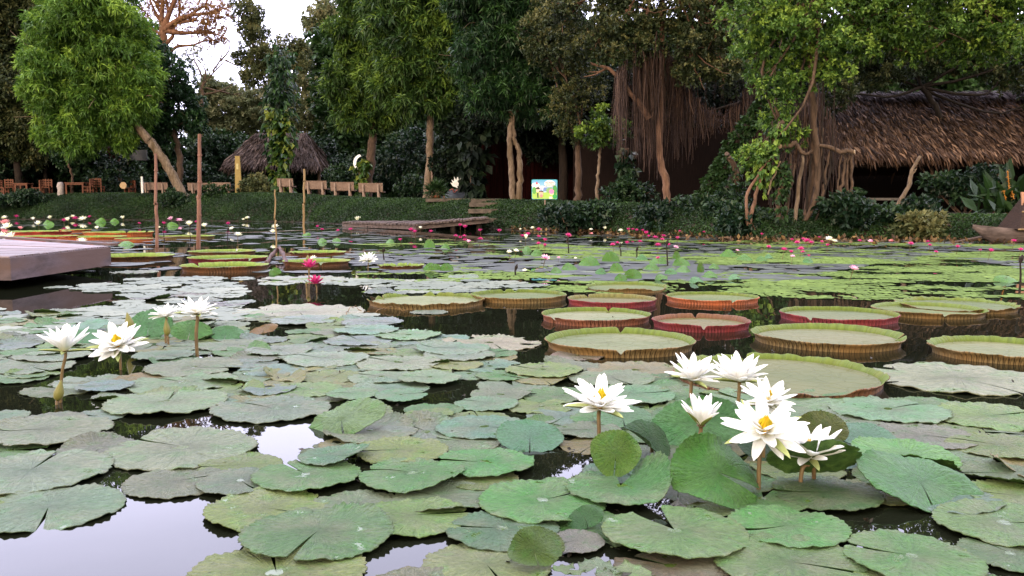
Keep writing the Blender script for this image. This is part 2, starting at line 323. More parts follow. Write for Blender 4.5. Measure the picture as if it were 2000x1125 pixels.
# water
Mwat, t, b, o = new_mat('pond_water')
b.inputs['Base Color'].default_value = (.006, .007, .004, 1); b.inputs['Roughness'].default_value = .0; b.inputs['IOR'].default_value = 1.333
tcn = nd(t, 'ShaderNodeTexCoord'); bump(t, b, mth(t, 'ADD', noi(t, tcn.outputs['Object'], 1.1, 2), mth(t, 'MULTIPLY', noi(t, tcn.outputs['Object'], 9, 2), .06)), .02, .08)

# ------------------------------------------------------------------ setting: ground and water
EP = [(-900, 426), (-400, 427), (0, 428), (300, 430), (600, 434), (700, 440), (960, 447), (1200, 457), (1500, 469), (1700, 468), (1850, 470), (2000, 474), (2500, 480), (3200, 486)]
EW = np.array([W(*p)[:2] for p in EP])
EHX = np.array([W(p, q)[0] for p, q in ((-900, 426), (0, 428), (500, 433), (700, 440), (1000, 449), (1350, 462), (1700, 468), (3200, 486))])
EHZ = np.array([1.42, 1.36, 1.27, .95, .85, .68, .5, .5]); EHD = np.array([3.4, 3.3, 3.0, 3.2, 3.0, 2.4, 1.6, 1.6])
def edgeY(x): return np.interp(x, EW[:, 0], EW[:, 1])
def gz(x, y):
    d = y-edgeY(x); h = np.interp(x, EHX, EHZ); w = np.interp(x, EHX, EHD)
    s = np.clip(d/w, 0, 1); s = np.where(d < 0, 0, 1-(1-s)**1.8)
    return np.where(d < 0, np.maximum(d*.5, -.6), s*h) + .03*np.sin(x*.9+y*.7)*np.clip(d/3, 0, 1)
xs = np.concatenate([np.linspace(-400, -46, 12), np.linspace(-44, 32, 180), np.linspace(36, 400, 12)])
ds = np.concatenate([[-2.0, -1, -.4, -.1], np.linspace(0, 6, 26)[0:], np.linspace(7, 30, 12), [45, 80, 160, 400]])
gx = np.repeat(xs[:, None], len(ds), 1); gy = edgeY(gx)+ds[None]
zz = gz(gx, gy) + np.where((ds > .2) & (ds < 30), 1, 0)[None]*rng.normal(size=gx.shape)*.015
mb = MB(); n1, n2 = gx.shape; i = np.arange(n1-1)[:, None]*n2; j = np.arange(n2-1)[None]
mb.add(np.stack([gx, gy, zz], -1).reshape(-1, 3), np.stack([i+j, i+n2+j, i+n2+j+1, i+j+1], -1).reshape(-1, 4))
M_soil = rock_mat('bank_soil', (.009, .007, .005), (.022, .016, .010), 3, .95, .5, c2=(.006, .015, .005))
kind(mb.build('bank_ground', M_soil, None, True), 'structure')
# water sheet follows the shore and runs under the bank's foot; carries on behind the viewer
wy = np.array([-30, 0, 2, 5, 9, 14, 20]); xsw = np.linspace(-70, 60, 40)
mb = MB(); vv = [(x, min(y, 0) if y <= 0 else y/20*(edgeY(x)+.35), 0) for x in xsw for y in wy]
n2 = len(wy); i = np.arange(len(xsw)-1)[:, None]*n2; j = np.arange(n2-1)[None]
mb.add(vv, np.stack([i+j, i+n2+j, i+n2+j+1, i+j+1], -1).reshape(-1, 4)); kind(mb.build('pond_water', Mwat, None, True), 'structure')

# ------------------------------------------------------------------ foliage
def unit(v): return v/(np.linalg.norm(v, axis=-1, keepdims=True)+1e-9)
def leaves(mb, C, N, per=8, L=.25, Wd=.06, droop=.4, spread=.9, vb=None, mat=0, up=0.0):
    n = len(C); C = np.repeat(C, per, 0); N = np.repeat(N, per, 0); k = len(C)
    d = unit(N*(1-spread*.5) + rng.normal(size=(k, 3))*spread*.75 + np.array((0, 0, -droop+up)))
    l = (L*rng.uniform(.65, 1.2, k))[:, None]
    side = unit(np.cross(d, rng.normal(size=(k, 3))+np.array((0, 0, 1.6))))*(Wd/2)*rng.uniform(.8, 1.2, k)[:, None]
    nrm = np.cross(side, d); nrm = unit(nrm)*np.sign(nrm[:, 2:3]+1e-6)
    b0 = C + rng.normal(size=(k, 3))*L*.12
    m = b0+d*l*.48+nrm*l*.06; tip = b0+d*l; tip[:, 2] -= (l*.18*droop)[:, 0]
    v = np.stack([b0, m+side, tip, m-side], 1).reshape(-1, 3); f = np.arange(k*4).reshape(-1, 4)
    a = (np.repeat(vb, per) if vb is not None else .5) + rng.normal(size=k)*.13
    mb.add(v, f, mat, np.repeat(np.clip(a, 0, 1), 4))
def crown_pts(blobs, dens, fill=.35, clump=.33, hollow=.0):
    """blobs: (centre xyz, rx, ry, rz). clusters gathered into domed clumps over each blob; dens = clusters per square metre of clump"""
    P, N, V = [], [], []
    for c, rx, ry, rz in blobs:
        R = np.array((rx, ry, rz)); rm = (rx*ry*rz)**(1/3); cr = max(clump*rm, .35)
        K = int(max(6, 5.0*(rm/cr)**2*1.15))
        u = unit(rng.normal(size=(K, 3))); rr = rng.uniform(.55, 1.0, K)[:, None]; cc = np.array(c)+u*R*rr
        tone = np.clip(rng.normal(.5, .16, K), .15, .85)
        m = int(dens*math.pi*cr*cr*1.5)+3
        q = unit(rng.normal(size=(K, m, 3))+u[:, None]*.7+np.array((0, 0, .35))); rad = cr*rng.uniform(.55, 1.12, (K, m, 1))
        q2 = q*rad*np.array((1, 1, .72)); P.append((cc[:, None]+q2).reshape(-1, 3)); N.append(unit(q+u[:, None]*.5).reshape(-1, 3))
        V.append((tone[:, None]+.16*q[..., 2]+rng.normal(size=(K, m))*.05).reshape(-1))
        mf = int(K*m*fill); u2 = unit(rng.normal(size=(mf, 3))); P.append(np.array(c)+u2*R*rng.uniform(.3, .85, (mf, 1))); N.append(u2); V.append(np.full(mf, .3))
    return np.concatenate(P), np.concatenate(N), np.concatenate(V)
def PB(l, Y, dy=1.0):
    out = []
    for q in l:
        px, py, r = q[:3]; y = Y+(q[3] if len(q) > 3 else rng.uniform(-.5, .5)); ry = q[4] if len(q) > 4 else r
        s = M(y); out.append((D(px, py, y), r*s, r*s*dy, ry*s))
    return out
def limbs(mb, start, blobs, r0, sides=6, wig=.1):
    for c, rx, ry, rz in blobs:
        s = np.array(start, float); e = np.array(c); m = (s+e)/2+rng.normal(size=3)*wig*np.linalg.norm(e-s); m[2] -= .05*np.linalg.norm(e-s)
        tube(mb, smoothline([s, m, e], 8, .02), np.linspace(r0, r0*.25, 8), sides, rough=.05)
        for _ in range(5):
            e2 = e+rng.normal(size=3)*np.array((rx, ry, rz))*.55; tube(mb, smoothline([m*.4+e*.6, (e+e2)/2, e2], 6, .03), np.linspace(r0*.35, r0*.08, 6), 5)
STY = dict(mango=dict(per=13, L=.36, Wd=.070, droop=.5, spread=1.05), broad=dict(per=7, L=.20, Wd=.105, droop=.35, spread=.9),
           fine=dict(per=9, L=.11, Wd=.055, droop=.2, spread=1.2), far=dict(per=9, L=.28, Wd=.13, droop=.2, spread=1.2), small=dict(per=10, L=.155, Wd=.06, droop=.3, spread=1.2))
def tree(name, label, trunks, blobs, sty, mat, bark, dens=6, Y=40, dy=1.0, fill=.35, clump=.33, cat='tree', group=None, limb_r=None, sc=1.0):
    b = PB(blobs, Y, dy) if blobs else []
    loc = None; tm = MB()
    for tr in trunks:                                   # [(px,py,rpx),...] bottom first
        pts = [D(p[0], p[1], Y+(p[3] if len(p) > 3 else 0)) for p in tr]
        g = float(gz(pts[0][0], pts[0][1])); pts[0][2] = min(pts[0][2], g)-.15
        if loc is None: loc = (pts[0][0], pts[0][1], g)
        pp = smoothline(pts, 6*len(pts), M(Y)*1.0); rr = np.interp(np.linspace(0, len(tr)-1, len(pp)), range(len(tr)), [p[2]*M(Y) for p in tr])
        rr = rr*(1+.5*np.exp(-np.arange(len(pp))/1.2)); tube(tm, pp, rr, 10, rough=.05)
    if loc is None: c0 = b[0][0]; loc = (c0[0], c0[1], float(gz(c0[0], c0[1])))
    root = thing(name, label, cat, loc, group)
    if b and trunks: limbs(tm, pts[-1], b, limb_r or (rr[-1]*.7))
    if b and not trunks:
        pp = smoothline([np.array((loc[0], loc[1], loc[2]-.2)), (np.array(loc)+b[0][0])/2, b[0][0]], 10, .05); tube(tm, pp, np.linspace(.22, .1, 10), 8, rough=.05); limbs(tm, pp[-1], b[1:], .08)
    tm.build('trunk', bark, root, True)
    if b:
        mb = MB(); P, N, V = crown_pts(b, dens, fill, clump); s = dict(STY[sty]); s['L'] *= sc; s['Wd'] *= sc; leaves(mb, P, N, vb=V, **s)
        mb.build('crown', mat, root)
    return root
GT = 'trees round the pond'
tree('mango_tree', 'big round bright green mango tree with a leaning trunk, far left', [[(362, 378, 9), (330, 330, 8), (300, 285, 8.5), (284, 266, 8), (230, 200, 7)]],
     [(175, 60, 92), (118, 145, 66), (205, 165, 84), (140, 225, 66), (225, 222, 58), (98, 80, 44), (180, -50, 85), (256, 92, 52), (276, 150, 36), (125, 0, 48), (158, 272, 36), (265, 190, 42), (98, 258, 26), (235, 268, 24), (62, 175, 20), (60, 120, 18)], 'mango', G['mango'], B_pale, 6.0, 45.5, group=GT)
tree('shade_tree', 'darker broad-leaved tree crown against the right of the big mango tree', [[(345, 375, 6), (352, 320, 6), (340, 260, 5)]],
     [(338, 152, 42), (352, 212, 46), (310, 245, 40), (300, 112, 38), (378, 240, 24)], 'broad', G['broad'], B_brown, 8, 48, group=GT)
tree('young_tree', 'thin crooked tree trunk beside the wooden table under the mango', [[(139, 376, 2.6), (142, 350, 2), (133, 322, 2), (126, 305, 1.5)]], [(120, 300, 26), (150, 296, 22)], 'broad', G['broad'], B_brown, 6, 49.5, group=GT)
# half bare tree high up behind; orange evening light put into its colours
r = tree('bare_tree', 'sparse reddish tree glowing in the evening light behind the mango', [[(326, 385, 9), (322, 250, 8), (322, 110, 7), (318, 60, 6)]],
     [(300, 0, 42), (345, -20, 45), (385, 40, 42), (415, 62, 30), (330, -80, 55), (395, -60, 50), (430, 25, 26)], 'small', G['rust'], B_orange, 3.2, 62, fill=.15, group=GT, limb_r=.22)
tm = MB()
for a, bb_, c in (((322, 110), (360, 90), (430, 75)), ((318, 60), (300, 20), (280, -30)), ((320, 90), (345, 40), (350, -30)), ((345, 40), (390, 20), (420, -20)), ((320, 75), (300, 60), (283, 40)), ((322, 60), (330, 0), (326, -80))):
    pp = smoothline([D(*a, 62), D(*bb_, 62), D(*c, 62)], 9, .06); tube(tm, pp, np.linspace(.16, .03, 9), 6)
    for _ in range(7): s = pp[rng.integers(2, 8)]; e = s+rng.normal(size=3)*np.array((1, .6, 1))*.9+np.array((0, 0, .6)); tube(tm, smoothline([s, (s+e)/2+rng.normal(size=3)*.1, e], 5), np.linspace(.04, .012, 5), 4)
tm.build('bough', B_orange, r, True)
r = tree('thin_tree', 'slender leafless branches crossing the bright sky gap', [[(392, 385, 4), (392, 250, 4), (395, 170, 3)]], [(398, 150, 18), (385, 115, 22), (470, 185, 16)], 'small', G['olive'], B_brown, 1.5, 58, fill=.1, group=GT)
tm = MB()
for pts in ([(395, 170), (415, 145), (438, 120), (470, 112)], [(415, 140), (432, 112), (420, 80)], [(430, 120), (450, 95), (440, 70)], [(395, 185), (430, 178), (465, 160)], [(440, 118), (462, 128), (478, 122)], [(395, 150), (380, 120), (372, 90)]):
    pp = smoothline([D(*p, 58) for p in pts], 8, .03); tube(tm, pp, np.linspace(.07, .015, 8), 5)
    for _ in range(4): s = pp[rng.integers(2, 7)]; e = s+rng.normal(size=3)*.45+np.array((0, 0, .3)); tube(tm, [s, (s+e)/2+rng.normal(size=3)*.05, e], [.02, .012, .006], 4)
tm.build('bough', B_brown, r, True)
tree('hazy_tree', 'pale olive tree in the distance under the sky gap', [], [(410, 165, 18), (445, 178, 20), (430, 215, 40), (395, 205, 32), (470, 215, 34), (440, 275, 46), (410, 190, 18), (480, 255, 44), (520, 240, 44), (560, 260, 40), (400, 275, 40), (500, 200, 30)], 'far', G['far'], B_brown, 3.5, 72, group=GT)
tree('forest_tree', 'tall dull green tree with a narrow ragged top in the middle of the sky gap', [[(556, 385, 6), (550, 250, 5), (535, 130, 4)]],
     [(484, 28, 24), (497, 65, 28), (468, 2, 14), (566, 92, 22), (520, 112, 30), (555, 128, 28), (583, 105, 16), (478, 115, 18), (545, 170, 26), (500, 150, 24), (590, 128, 18)], 'small', G['olive'], B_brown, 12, 50, group=GT, sc=1.2)
tree('pale_tree', 'light loose tree between the narrow tree and the dark mangoes', [[(615, 380, 5), (620, 250, 5), (628, 150, 4)]], [(622, 40, 30), (640, 20, 26), (640, 95, 26), (650, 60, 26), (660, 110, 28), (628, 205, 40), (590, 215, 42), (655, 170, 36), (605, 265, 44), (655, 250, 44), (608, 155, 30)], 'far', G['far'], B_brown, 3.2, 66, group=GT, fill=.25)
tree('roadside_tree', 'dark tree crown at the top left corner behind the mango', [[(40, 375, 7), (30, 280, 7)]], [(10, 60, 75), (20, 160, 75), (50, 235, 60), (-40, 200, 90), (-30, -20, 90), (60, 10, 50), (-10, 270, 50), (60, 285, 36)], 'small', G['ficus_dull'], B_dark, 8, 52, group=GT, sc=1.7)
tree('mango_tree', 'dark mango tree with a reddish slanting trunk behind the stone benches', [[(716, 388, 9), (722, 330, 8.5), (728, 260, 8), (730, 200, 6)]],
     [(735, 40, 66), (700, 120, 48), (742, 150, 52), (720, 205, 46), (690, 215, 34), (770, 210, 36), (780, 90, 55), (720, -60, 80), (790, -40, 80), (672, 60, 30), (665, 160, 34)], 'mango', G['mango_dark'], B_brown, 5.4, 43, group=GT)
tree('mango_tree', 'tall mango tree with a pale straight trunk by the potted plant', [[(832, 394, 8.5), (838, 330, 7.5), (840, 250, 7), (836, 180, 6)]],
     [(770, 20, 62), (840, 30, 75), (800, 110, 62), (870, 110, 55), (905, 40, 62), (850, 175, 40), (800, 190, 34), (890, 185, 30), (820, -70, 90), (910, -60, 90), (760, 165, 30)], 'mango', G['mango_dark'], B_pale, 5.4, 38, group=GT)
tree('mango_tree', 'dark green tree on two pale trunks growing side by side left of the sign', [[(1003, 394, 6.5), (999, 330, 6), (996, 270, 5.5), (1000, 215, 5)], [(1010, 394, 6), (1016, 350, 6), (1014, 300, 5), (1004, 265, 4), (1002, 220, 4)]],
     [(1000, 120, 78), (940, 115, 55), (1062, 120, 55), (1010, 190, 50), (955, 190, 38), (980, 30, 80), (1065, 195, 36), (1060, 20, 70), (1000, -80, 95), (920, -20, 60)], 'mango', G['broad'], B_pale, 6, 31, group=GT, sc=.75)
tree('slim_tree', 'small-leaved tree with a mottled trunk just right of the sign', [[(1127, 397, 7), (1130, 340, 6.5), (1129, 285, 5)]], [(1112, 215, 40), (1140, 170, 42), (1090, 110, 52), (1150, 90, 45), (1125, 255, 28), (1100, 30, 60), (1060, 60, 40)], 'fine', G['ficus_dull'], B_brown, 17, 29, group=GT)
tree('slim_tree', 'thin pale sapling in front of the door', [[(1166, 392, 3.6), (1168, 340, 3), (1173, 290, 2.6)]], [(1178, 245, 28), (1160, 265, 20), (1195, 255, 18)], 'fine', G['mango_dark'], B_pale, 14, 28, group=GT, sc=1.4)
# tree with hanging root curtains
r = tree('banyan_tree', 'fig tree draped in brown curtains of hanging roots', [[(1306, 398, 7), (1300, 350, 7.5), (1288, 305, 6.5), (1291, 180, 5), (1293, 90, 4.5), (1288, -60, 6)], ],
     [(1210, 40, 60), (1300, 20, 62), (1370, 50, 60), (1160, 90, 36), (1240, 90, 40), (1350, 120, 42), (1410, 90, 44), (1440, 20, 60), (1220, -60, 80), (1360, -70, 90), (1415, 150, 34), (1100, 20, 50)], 'fine', G['ficus_dull'], B_fig, 15, 26, group=GT, fill=.5)
tm = MB(); pp = smoothline([D(*p, 26) for p in [(1268, 232), (1245, 200), (1215, 160), (1185, 133), (1152, 124)]], 12, .015); tube(tm, pp, np.linspace(.10, .035, 12), 7, rough=.06)
for e in ((1150, 140), (1165, 118), (1140, 150)):
    tube(tm, smoothline([D(1185, 133, 26), D((1185+e[0])/2, (133+e[1])/2+4, 26), D(e[0], e[1], 26)], 5), np.linspace(.03, .01, 5), 5)
tm.build('bough', B_fig, r, True)
def curtain(mb, tops, n, Y, Ymix=.5, thick=.006, wav=.09):
    """hanging strands: tops = [(px, ytop, ybottom), ...] interpolated along x"""
    tp = np.array(tops, float); q = rng.uniform(0, len(tp)-1, n)
    x = np.interp(q, range(len(tp)), tp[:, 0]); y0 = np.interp(q, range(len(tp)), tp[:, 1])+rng.normal(size=n)*8; y1 = np.interp(q, range(len(tp)), tp[:, 2])
    clump = np.sin(x*.33)+np.sin(x*.81+2); y1 = y0+(y1-y0)*np.clip(rng.uniform(.35, 1.05, n)*(1+.10*clump), .2, 1.1)
    for k in range(n):
        Yk = Y+rng.normal()*Ymix; a = D(x[k], y0[k], Yk); b = D(x[k]+rng.normal()*4, y1[k], Yk); m = 7; tt = np.linspace(0, 1, m)[:, None]
        pts = a*(1-tt)+b*tt; pts[:, :2] += np.cumsum(rng.normal(size=(m, 2)), 0)*wav*.25
        w = thick*rng.uniform(.6, 2.0); tube(mb, pts, np.linspace(w, w*.5, m), 3, 0, float(np.clip(rng.normal(.45, .25), 0, 1)), cap=False)
cm_ = MB()
curtain(cm_, [(1203, 150, 290), (1212, 140, 312), (1226, 120, 285)], 170, 26)
curtain(cm_, [(1238, 100, 285), (1252, 105, 312), (1280, 110, 330), (1298, 110, 300)], 360, 26.2, .5); curtain(cm_, [(1208, 120, 270), (1250, 90, 280), (1300, 60, 250), (1340, 80, 260)], 26, 26.1, .5, .018, .16)
curtain(cm_, [(1300, 90, 260), (1330, 150, 320)], 130, 26.6, .4)
kind(cm_.build('aerial_root', G['root'], r), 'stuff')
# second root-hung tree, dark, further right
r = tree('banyan_tree', 'dark fig tree whose brown root veil hangs in a swag over the red wall', [[(1400, 405, 9), (1440, 330, 9), (1470, 230, 8), (1478, 60, 9)]], [(1440, 60, 60), (1520, 40, 60), (1400, 120, 40), (1480, -60, 80)], 'fine', G['dark'], B_dark, 10, 28, group=GT, sc=1.4)
cm_ = MB(); curtain(cm_, [(1310, 110, 330), (1340, 100, 250), (1420, 90, 200), (1500, 60, 280)], 260, 27.4, .6, .004, .14); curtain(cm_, [(1325, 150, 300), (1350, 175, 310), (1380, 215, 270), (1415, 225, 262), (1445, 200, 285), (1480, 120, 320), (1500, 90, 300)], 430, 27, .5, .008)
kind(cm_.build('aerial_root', G['root'], r), 'stuff')
# vine-wrapped leaning trunk
r = thing('leaning_trunk', 'leaning tree trunk wrapped all over in small green creeper', 'tree', (W(1372, 463)[0], 23, .6), GT)
tm = MB(); pp = smoothline([D(1368, 400, 23), D(1395, 350, 23), (D(1440, 280, 23)), D(1500, 190, 23)], 16, .03); tube(tm, pp, np.linspace(.2, .1, 16), 8, rough=.08); tm.build('trunk', B_dark, r, True)
mb = MB(); tq = rng.uniform(0, 15, 900); P = np.stack([np.interp(tq, range(16), pp[:, k]) for k in range(3)], 1); N = unit(rng.normal(size=(900, 3))); leaves(mb, P+N*.2, N, 7, .11, .08, .3, .8, np.full(900, .5)); mb.build('vine', G['cover'], r)
# right-hand fig: bright leaves overhead and prop roots at the water
r = tree('banyan_tree', 'spreading fig tree with bright leaves overhead and prop roots at the bank', [[(1568, 450, 5.5), (1580, 385, 6), (1591, 320, 6.5), (1588, 220, 6.5), (1585, 100, 8), (1600, -20, 9)]],
     [(1520, 70, 62), (1600, 55, 62), (1690, 45, 70), (1790, 40, 76), (1890, 45, 76), (1975, 50, 70), (1505, 150, 30), (1540, 180, 26), (1560, 125, 34), (1640, 105, 30), (1510, 240, 20), (1530, 268, 20), (1475, 305, 18), (1480, 20, 55), (1560, -60, 80), (1700, -80, 100), (1850, -80, 110), (2010, -60, 100), (1625, 140, 18), (1450, 60, 36)],
     'fine', G['ficus'], B_brown, 19, 20.3, group=GT, fill=.25, dy=1.2, limb_r=.05)
def proot(pts, r0, r1, mat=B_brown, nm='prop_root', Y=20):
    tm = MB(); pp = smoothline([D(p[0], p[1], Y+(p[2] if len(p) > 2 else 0)) for p in pts], 14, .012); tube(tm, pp, np.linspace(r0, r1, 14)*M(Y), 7, rough=.08); return tm.build(nm, mat, r, True)
for pts, a, c, mt in (([(1548, 465), (1556, 400), (1565, 330), (1570, 295)], 4.5, 3, B_pale), ([(1560, 462), (1590, 390), (1596, 330), (1592, 250)], 5, 6, B_brown), ([(1535, 425), (1545, 360), (1552, 320)], 3, 2, B_brown), ([(1528, 428), (1540, 370), (1545, 300)], 2.5, 2, B_brown),
                      ([(1605, 395), (1613, 340), (1620, 295)], 3, 2, B_brown), ([(1597, 400), (1600, 330), (1608, 250)], 2, 1.5, B_brown), ([(1665, 408), (1664, 360), (1663, 300)], 3.6, 2.5, B_brown), ([(1660, 400), (1655, 340), (1658, 300)], 2, 1.5, B_brown), ([(1640, 385), (1648, 340), (1652, 300)], 3.5, 2.5, B_brown),
                      ([(1630, 390), (1638, 350), (1644, 300)], 2, 1.5, B_brown), ([(1522, 440), (1505, 400), (1512, 350)], 2, 1.6, B_dark), ([(1590, 440), (1603, 400), (1620, 340), (1622, 290)], 2.2, 1.6, B_dark), ([(1515, 455), (1518, 400), (1530, 300)], 3, 2.5, B_dark), ([(1582, 455), (1576, 400), (1586, 300)], 2.5, 2, B_dark), ([(1650, 420), (1645, 380), (1640, 320)], 1.5, 1, B_dark),
                      ([(1610, 400), (1606, 250), (1608, 150)], 1.4, 1.4, B_dark), ([(1560, 300), (1562, 200), (1570, 110)], 1.3, 1.3, B_dark), ([(1627, 340), (1627, 260), (1630, 170)], 1.2, 1.2, B_dark)): proot(pts, a, c, mt)
cm_ = MB(); curtain(cm_, [(1500, 250, 420), (1540, 200, 400), (1600, 180, 420), (1650, 290, 400)], 170, 20.6, .4, .006); kind(cm_.build('aerial_root', G['root'], r), 'stuff')
# sawn limbs
for lab, pts, rr, cut in (('gnarled sawn fig limb propped at the left of the prop roots', [(1525, 286), (1545, 284), (1553, 278), (1562, 292), (1572, 302), (1586, 293)], [4, 5, 4, 3.6, 3.4, 2.5], (1524, 286)),
                          ('sawn fig limb with a pale cut end reaching towards the thatched hall', [(1600, 284), (1622, 288), (1640, 297), (1655, 295), (1668, 297)], [3, 4, 4.5, 4.5, 4.5], (1668, 297))):
    q = thing('sawn_limb', lab, 'branch', D(*pts[0], 19.8)); tm = MB(); pp = smoothline([D(*p, 19.8) for p in pts], 16, .008); tube(tm, pp, np.interp(np.linspace(0, 1, 16), np.linspace(0, 1, len(rr)), rr)*M(19.8), 8, rough=.08); tm.build('limb', B_brown, q, True)
    tm = MB(); e = D(*cut, 19.75); s = 1 if cut[0] > 1600 else -1; tube(tm, [e+np.array((s*.005, 0, 0)), e+np.array((s*.02, -.01, 0))], .05, 10); tm.build('cut_face', B_cut, q)
for lab, pl in (('forked red-brown dead trunk standing at the water left of the prop roots', ([(1462, 440, 4), (1458, 400, 3), (1462, 370, 3), (1485, 335, 2.5), (1515, 300, 1.5)], [(1462, 440, 4.5), (1470, 410, 3.5), (1478, 375, 3.5), (1490, 340, 3)], [(1462, 430, 3), (1478, 450, 2.5), (1490, 462, 2)])),
                ('thin bare stick leaning between the dead trunk and the prop roots', ([(1500, 380, 1.6), (1508, 350, 1.8), (1525, 315, 1.6)],)),
                ('crooked pale branch propped beside the concrete bench', ([(1746, 412, 4.2), (1762, 385, 4), (1775, 362, 4.2), (1780, 335, 3.6), (1797, 305, 3)], [(1775, 350, 2.5), (1790, 330, 1.5)]))):
    Yq = 19.6 if 'dead' in lab or 'stick' in lab else 21.2
    q = thing('dead_branch', lab, 'branch', D(pl[0][0][0], pl[0][0][1], Yq)); tm = MB()
    for pts in pl: pp = smoothline([D(p[0], p[1], Yq) for p in pts], 14, .01); tube(tm, pp, np.interp(np.linspace(0, len(pts)-1, 14), range(len(pts)), [p[2] for p in pts])*M(Yq), 7, rough=.1)
    tm.build('branch', B_pale if 'pale' in lab or 'stick' in lab else B_fig if 'red' in lab else B_brown, q, True)
tree('dark_tree', 'dark spreading tree above the ridge of the thatched hall', [[(1830, 385, 6), (1840, 250, 6), (1800, 170, 5)]], [(1700, 125, 52), (1800, 110, 60), (1900, 100, 56), (1960, 130, 40), (1630, 180, 36), (1750, 60, 90), (1900, 30, 90), (2050, 80, 100), (2060, 180, 60)], 'small', G['ficus_dull'], B_dark, 7, 27, group=GT, sc=1.0)
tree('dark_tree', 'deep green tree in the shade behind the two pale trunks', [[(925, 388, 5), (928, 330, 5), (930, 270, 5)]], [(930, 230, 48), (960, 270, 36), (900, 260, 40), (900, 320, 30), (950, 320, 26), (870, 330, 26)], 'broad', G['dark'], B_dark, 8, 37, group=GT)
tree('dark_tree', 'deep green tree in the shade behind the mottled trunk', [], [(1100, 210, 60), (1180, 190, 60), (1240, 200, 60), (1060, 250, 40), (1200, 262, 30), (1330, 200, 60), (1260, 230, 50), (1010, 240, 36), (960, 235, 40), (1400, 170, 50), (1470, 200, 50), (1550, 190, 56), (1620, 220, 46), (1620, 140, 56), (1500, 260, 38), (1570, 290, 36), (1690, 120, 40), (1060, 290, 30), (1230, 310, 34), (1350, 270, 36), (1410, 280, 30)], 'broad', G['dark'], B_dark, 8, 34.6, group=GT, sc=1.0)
# far wood that reads as one dark mass
b = []
for k in range(64):
    px = -260+k*40+rng.uniform(-20, 20); Yw = rng.uniform(58, 76); gap = 300 < px < 700
    for y in ((335,) if gap else (340, 262, 190, 110)): b.append((D(px+rng.uniform(-15, 15), y+rng.uniform(-15, 15), Yw), 2.6, 2.2, 2.2))
mb = MB(); P, N, V = crown_pts(b, 1.6, .3, .5); s = dict(STY['far']); s['L'] = .55; s['Wd'] = .3; s['per'] = 7; leaves(mb, P, N, vb=V, **s); kind(mb.build('far_wood', G['cover']), 'stuff')
mb = MB(); b = []
for k in range(70):                                              # low growth under the trees
    px = -200+k*34+rng.uniform(-15, 15); Yw = 50+rng.uniform(0, 8) if px < 950 else 41+rng.uniform(0, 5)
    b.append((D(px, rng.uniform(300, 365), Yw), 1.4, 1.2, 1.5))
P, N, V = crown_pts(b, 3.2, .3, .45); leaves(mb, P, N, vb=V, per=8, L=.28, Wd=.14, droop=.3, spread=1.1); kind(mb.build('undergrowth', G['shrub']), 'stuff')

# bank ground cover and litter
n = 120000; x = rng.uniform(-31, 20, n*2); d = rng.uniform(.03, 6.5, n*2)**1.0; w = np.interp(x, EHX, EHD); k = (d < w*1.35); x, d = x[k][:n], d[k][:n]; y = edgeY(x)+d; z = gz(x, y)
mb = MB(); nn = unit(rng.normal(size=(len(x), 3))*.5+np.array((0, -.4, 1))); vb = np.clip(.45+.3*np.sin(x*1.7)*np.sin(y*2.3+x)+rng.normal(size=len(x))*.1, 0, 1)
leaves(mb, np.stack([x, y, z+rng.uniform(.0, .05, len(x))], 1), nn, 4, .06, .036, .25, .9, vb); kind(mb.build('ground_cover', G['cover']), 'stuff')
n = 2400; x = rng.uniform(0, 20, n); y = edgeY(x)-np.abs(rng.normal(size=n))*1.0*np.interp(x, [0, 6, 12, 20], [.3, 1, 1.2, .8])+.15
mb = MB(); leaves(mb, np.stack([x, y, np.maximum(gz(x, y), 0)+.012], 1), np.tile((0, -.2, .3), (n, 1)), 1, .12, .07, 0, 1.0, rng.uniform(.1, .9, n)); kind(mb.build('leaf_litter', G['litter']), 'stuff')

# shrubs
def shrub(label, px, py, r, ry, Y, mat='shrub', per=8, L=.16, Wd=.08, dens=22, name='shrub', cat='shrub'):
    c = D(px, py, Y); s = M(Y); root = thing(name, label, cat, (c[0], c[1], float(gz(c[0], c[1])))); b = [(c+np.array((rng.normal()*r*s*.55, rng.normal()*.2, rng.normal()*ry*s*.3)), r*s*.6, r*s*.5, ry*s*.7) for _ in range(3)]
    tm = MB(); base = np.array(root.location)
    for _ in range(9):
        q = b[rng.integers(3)][0]+rng.normal(size=3)*.15; tube(tm, smoothline([base+np.array((rng.normal()*.1, 0, -.1)), (base+q)/2+rng.normal(size=3)*.06, q], 6), np.linspace(.02, .008, 6), 5)
    tm.build('stem', B_brown, root, True); mb = MB(); P, N, V = crown_pts(b, dens, .3, .5); leaves(mb, P, N, vb=V, per=per, L=L, Wd=Wd, droop=.25, spread=1.1); mb.build('foliage', G[mat], root)
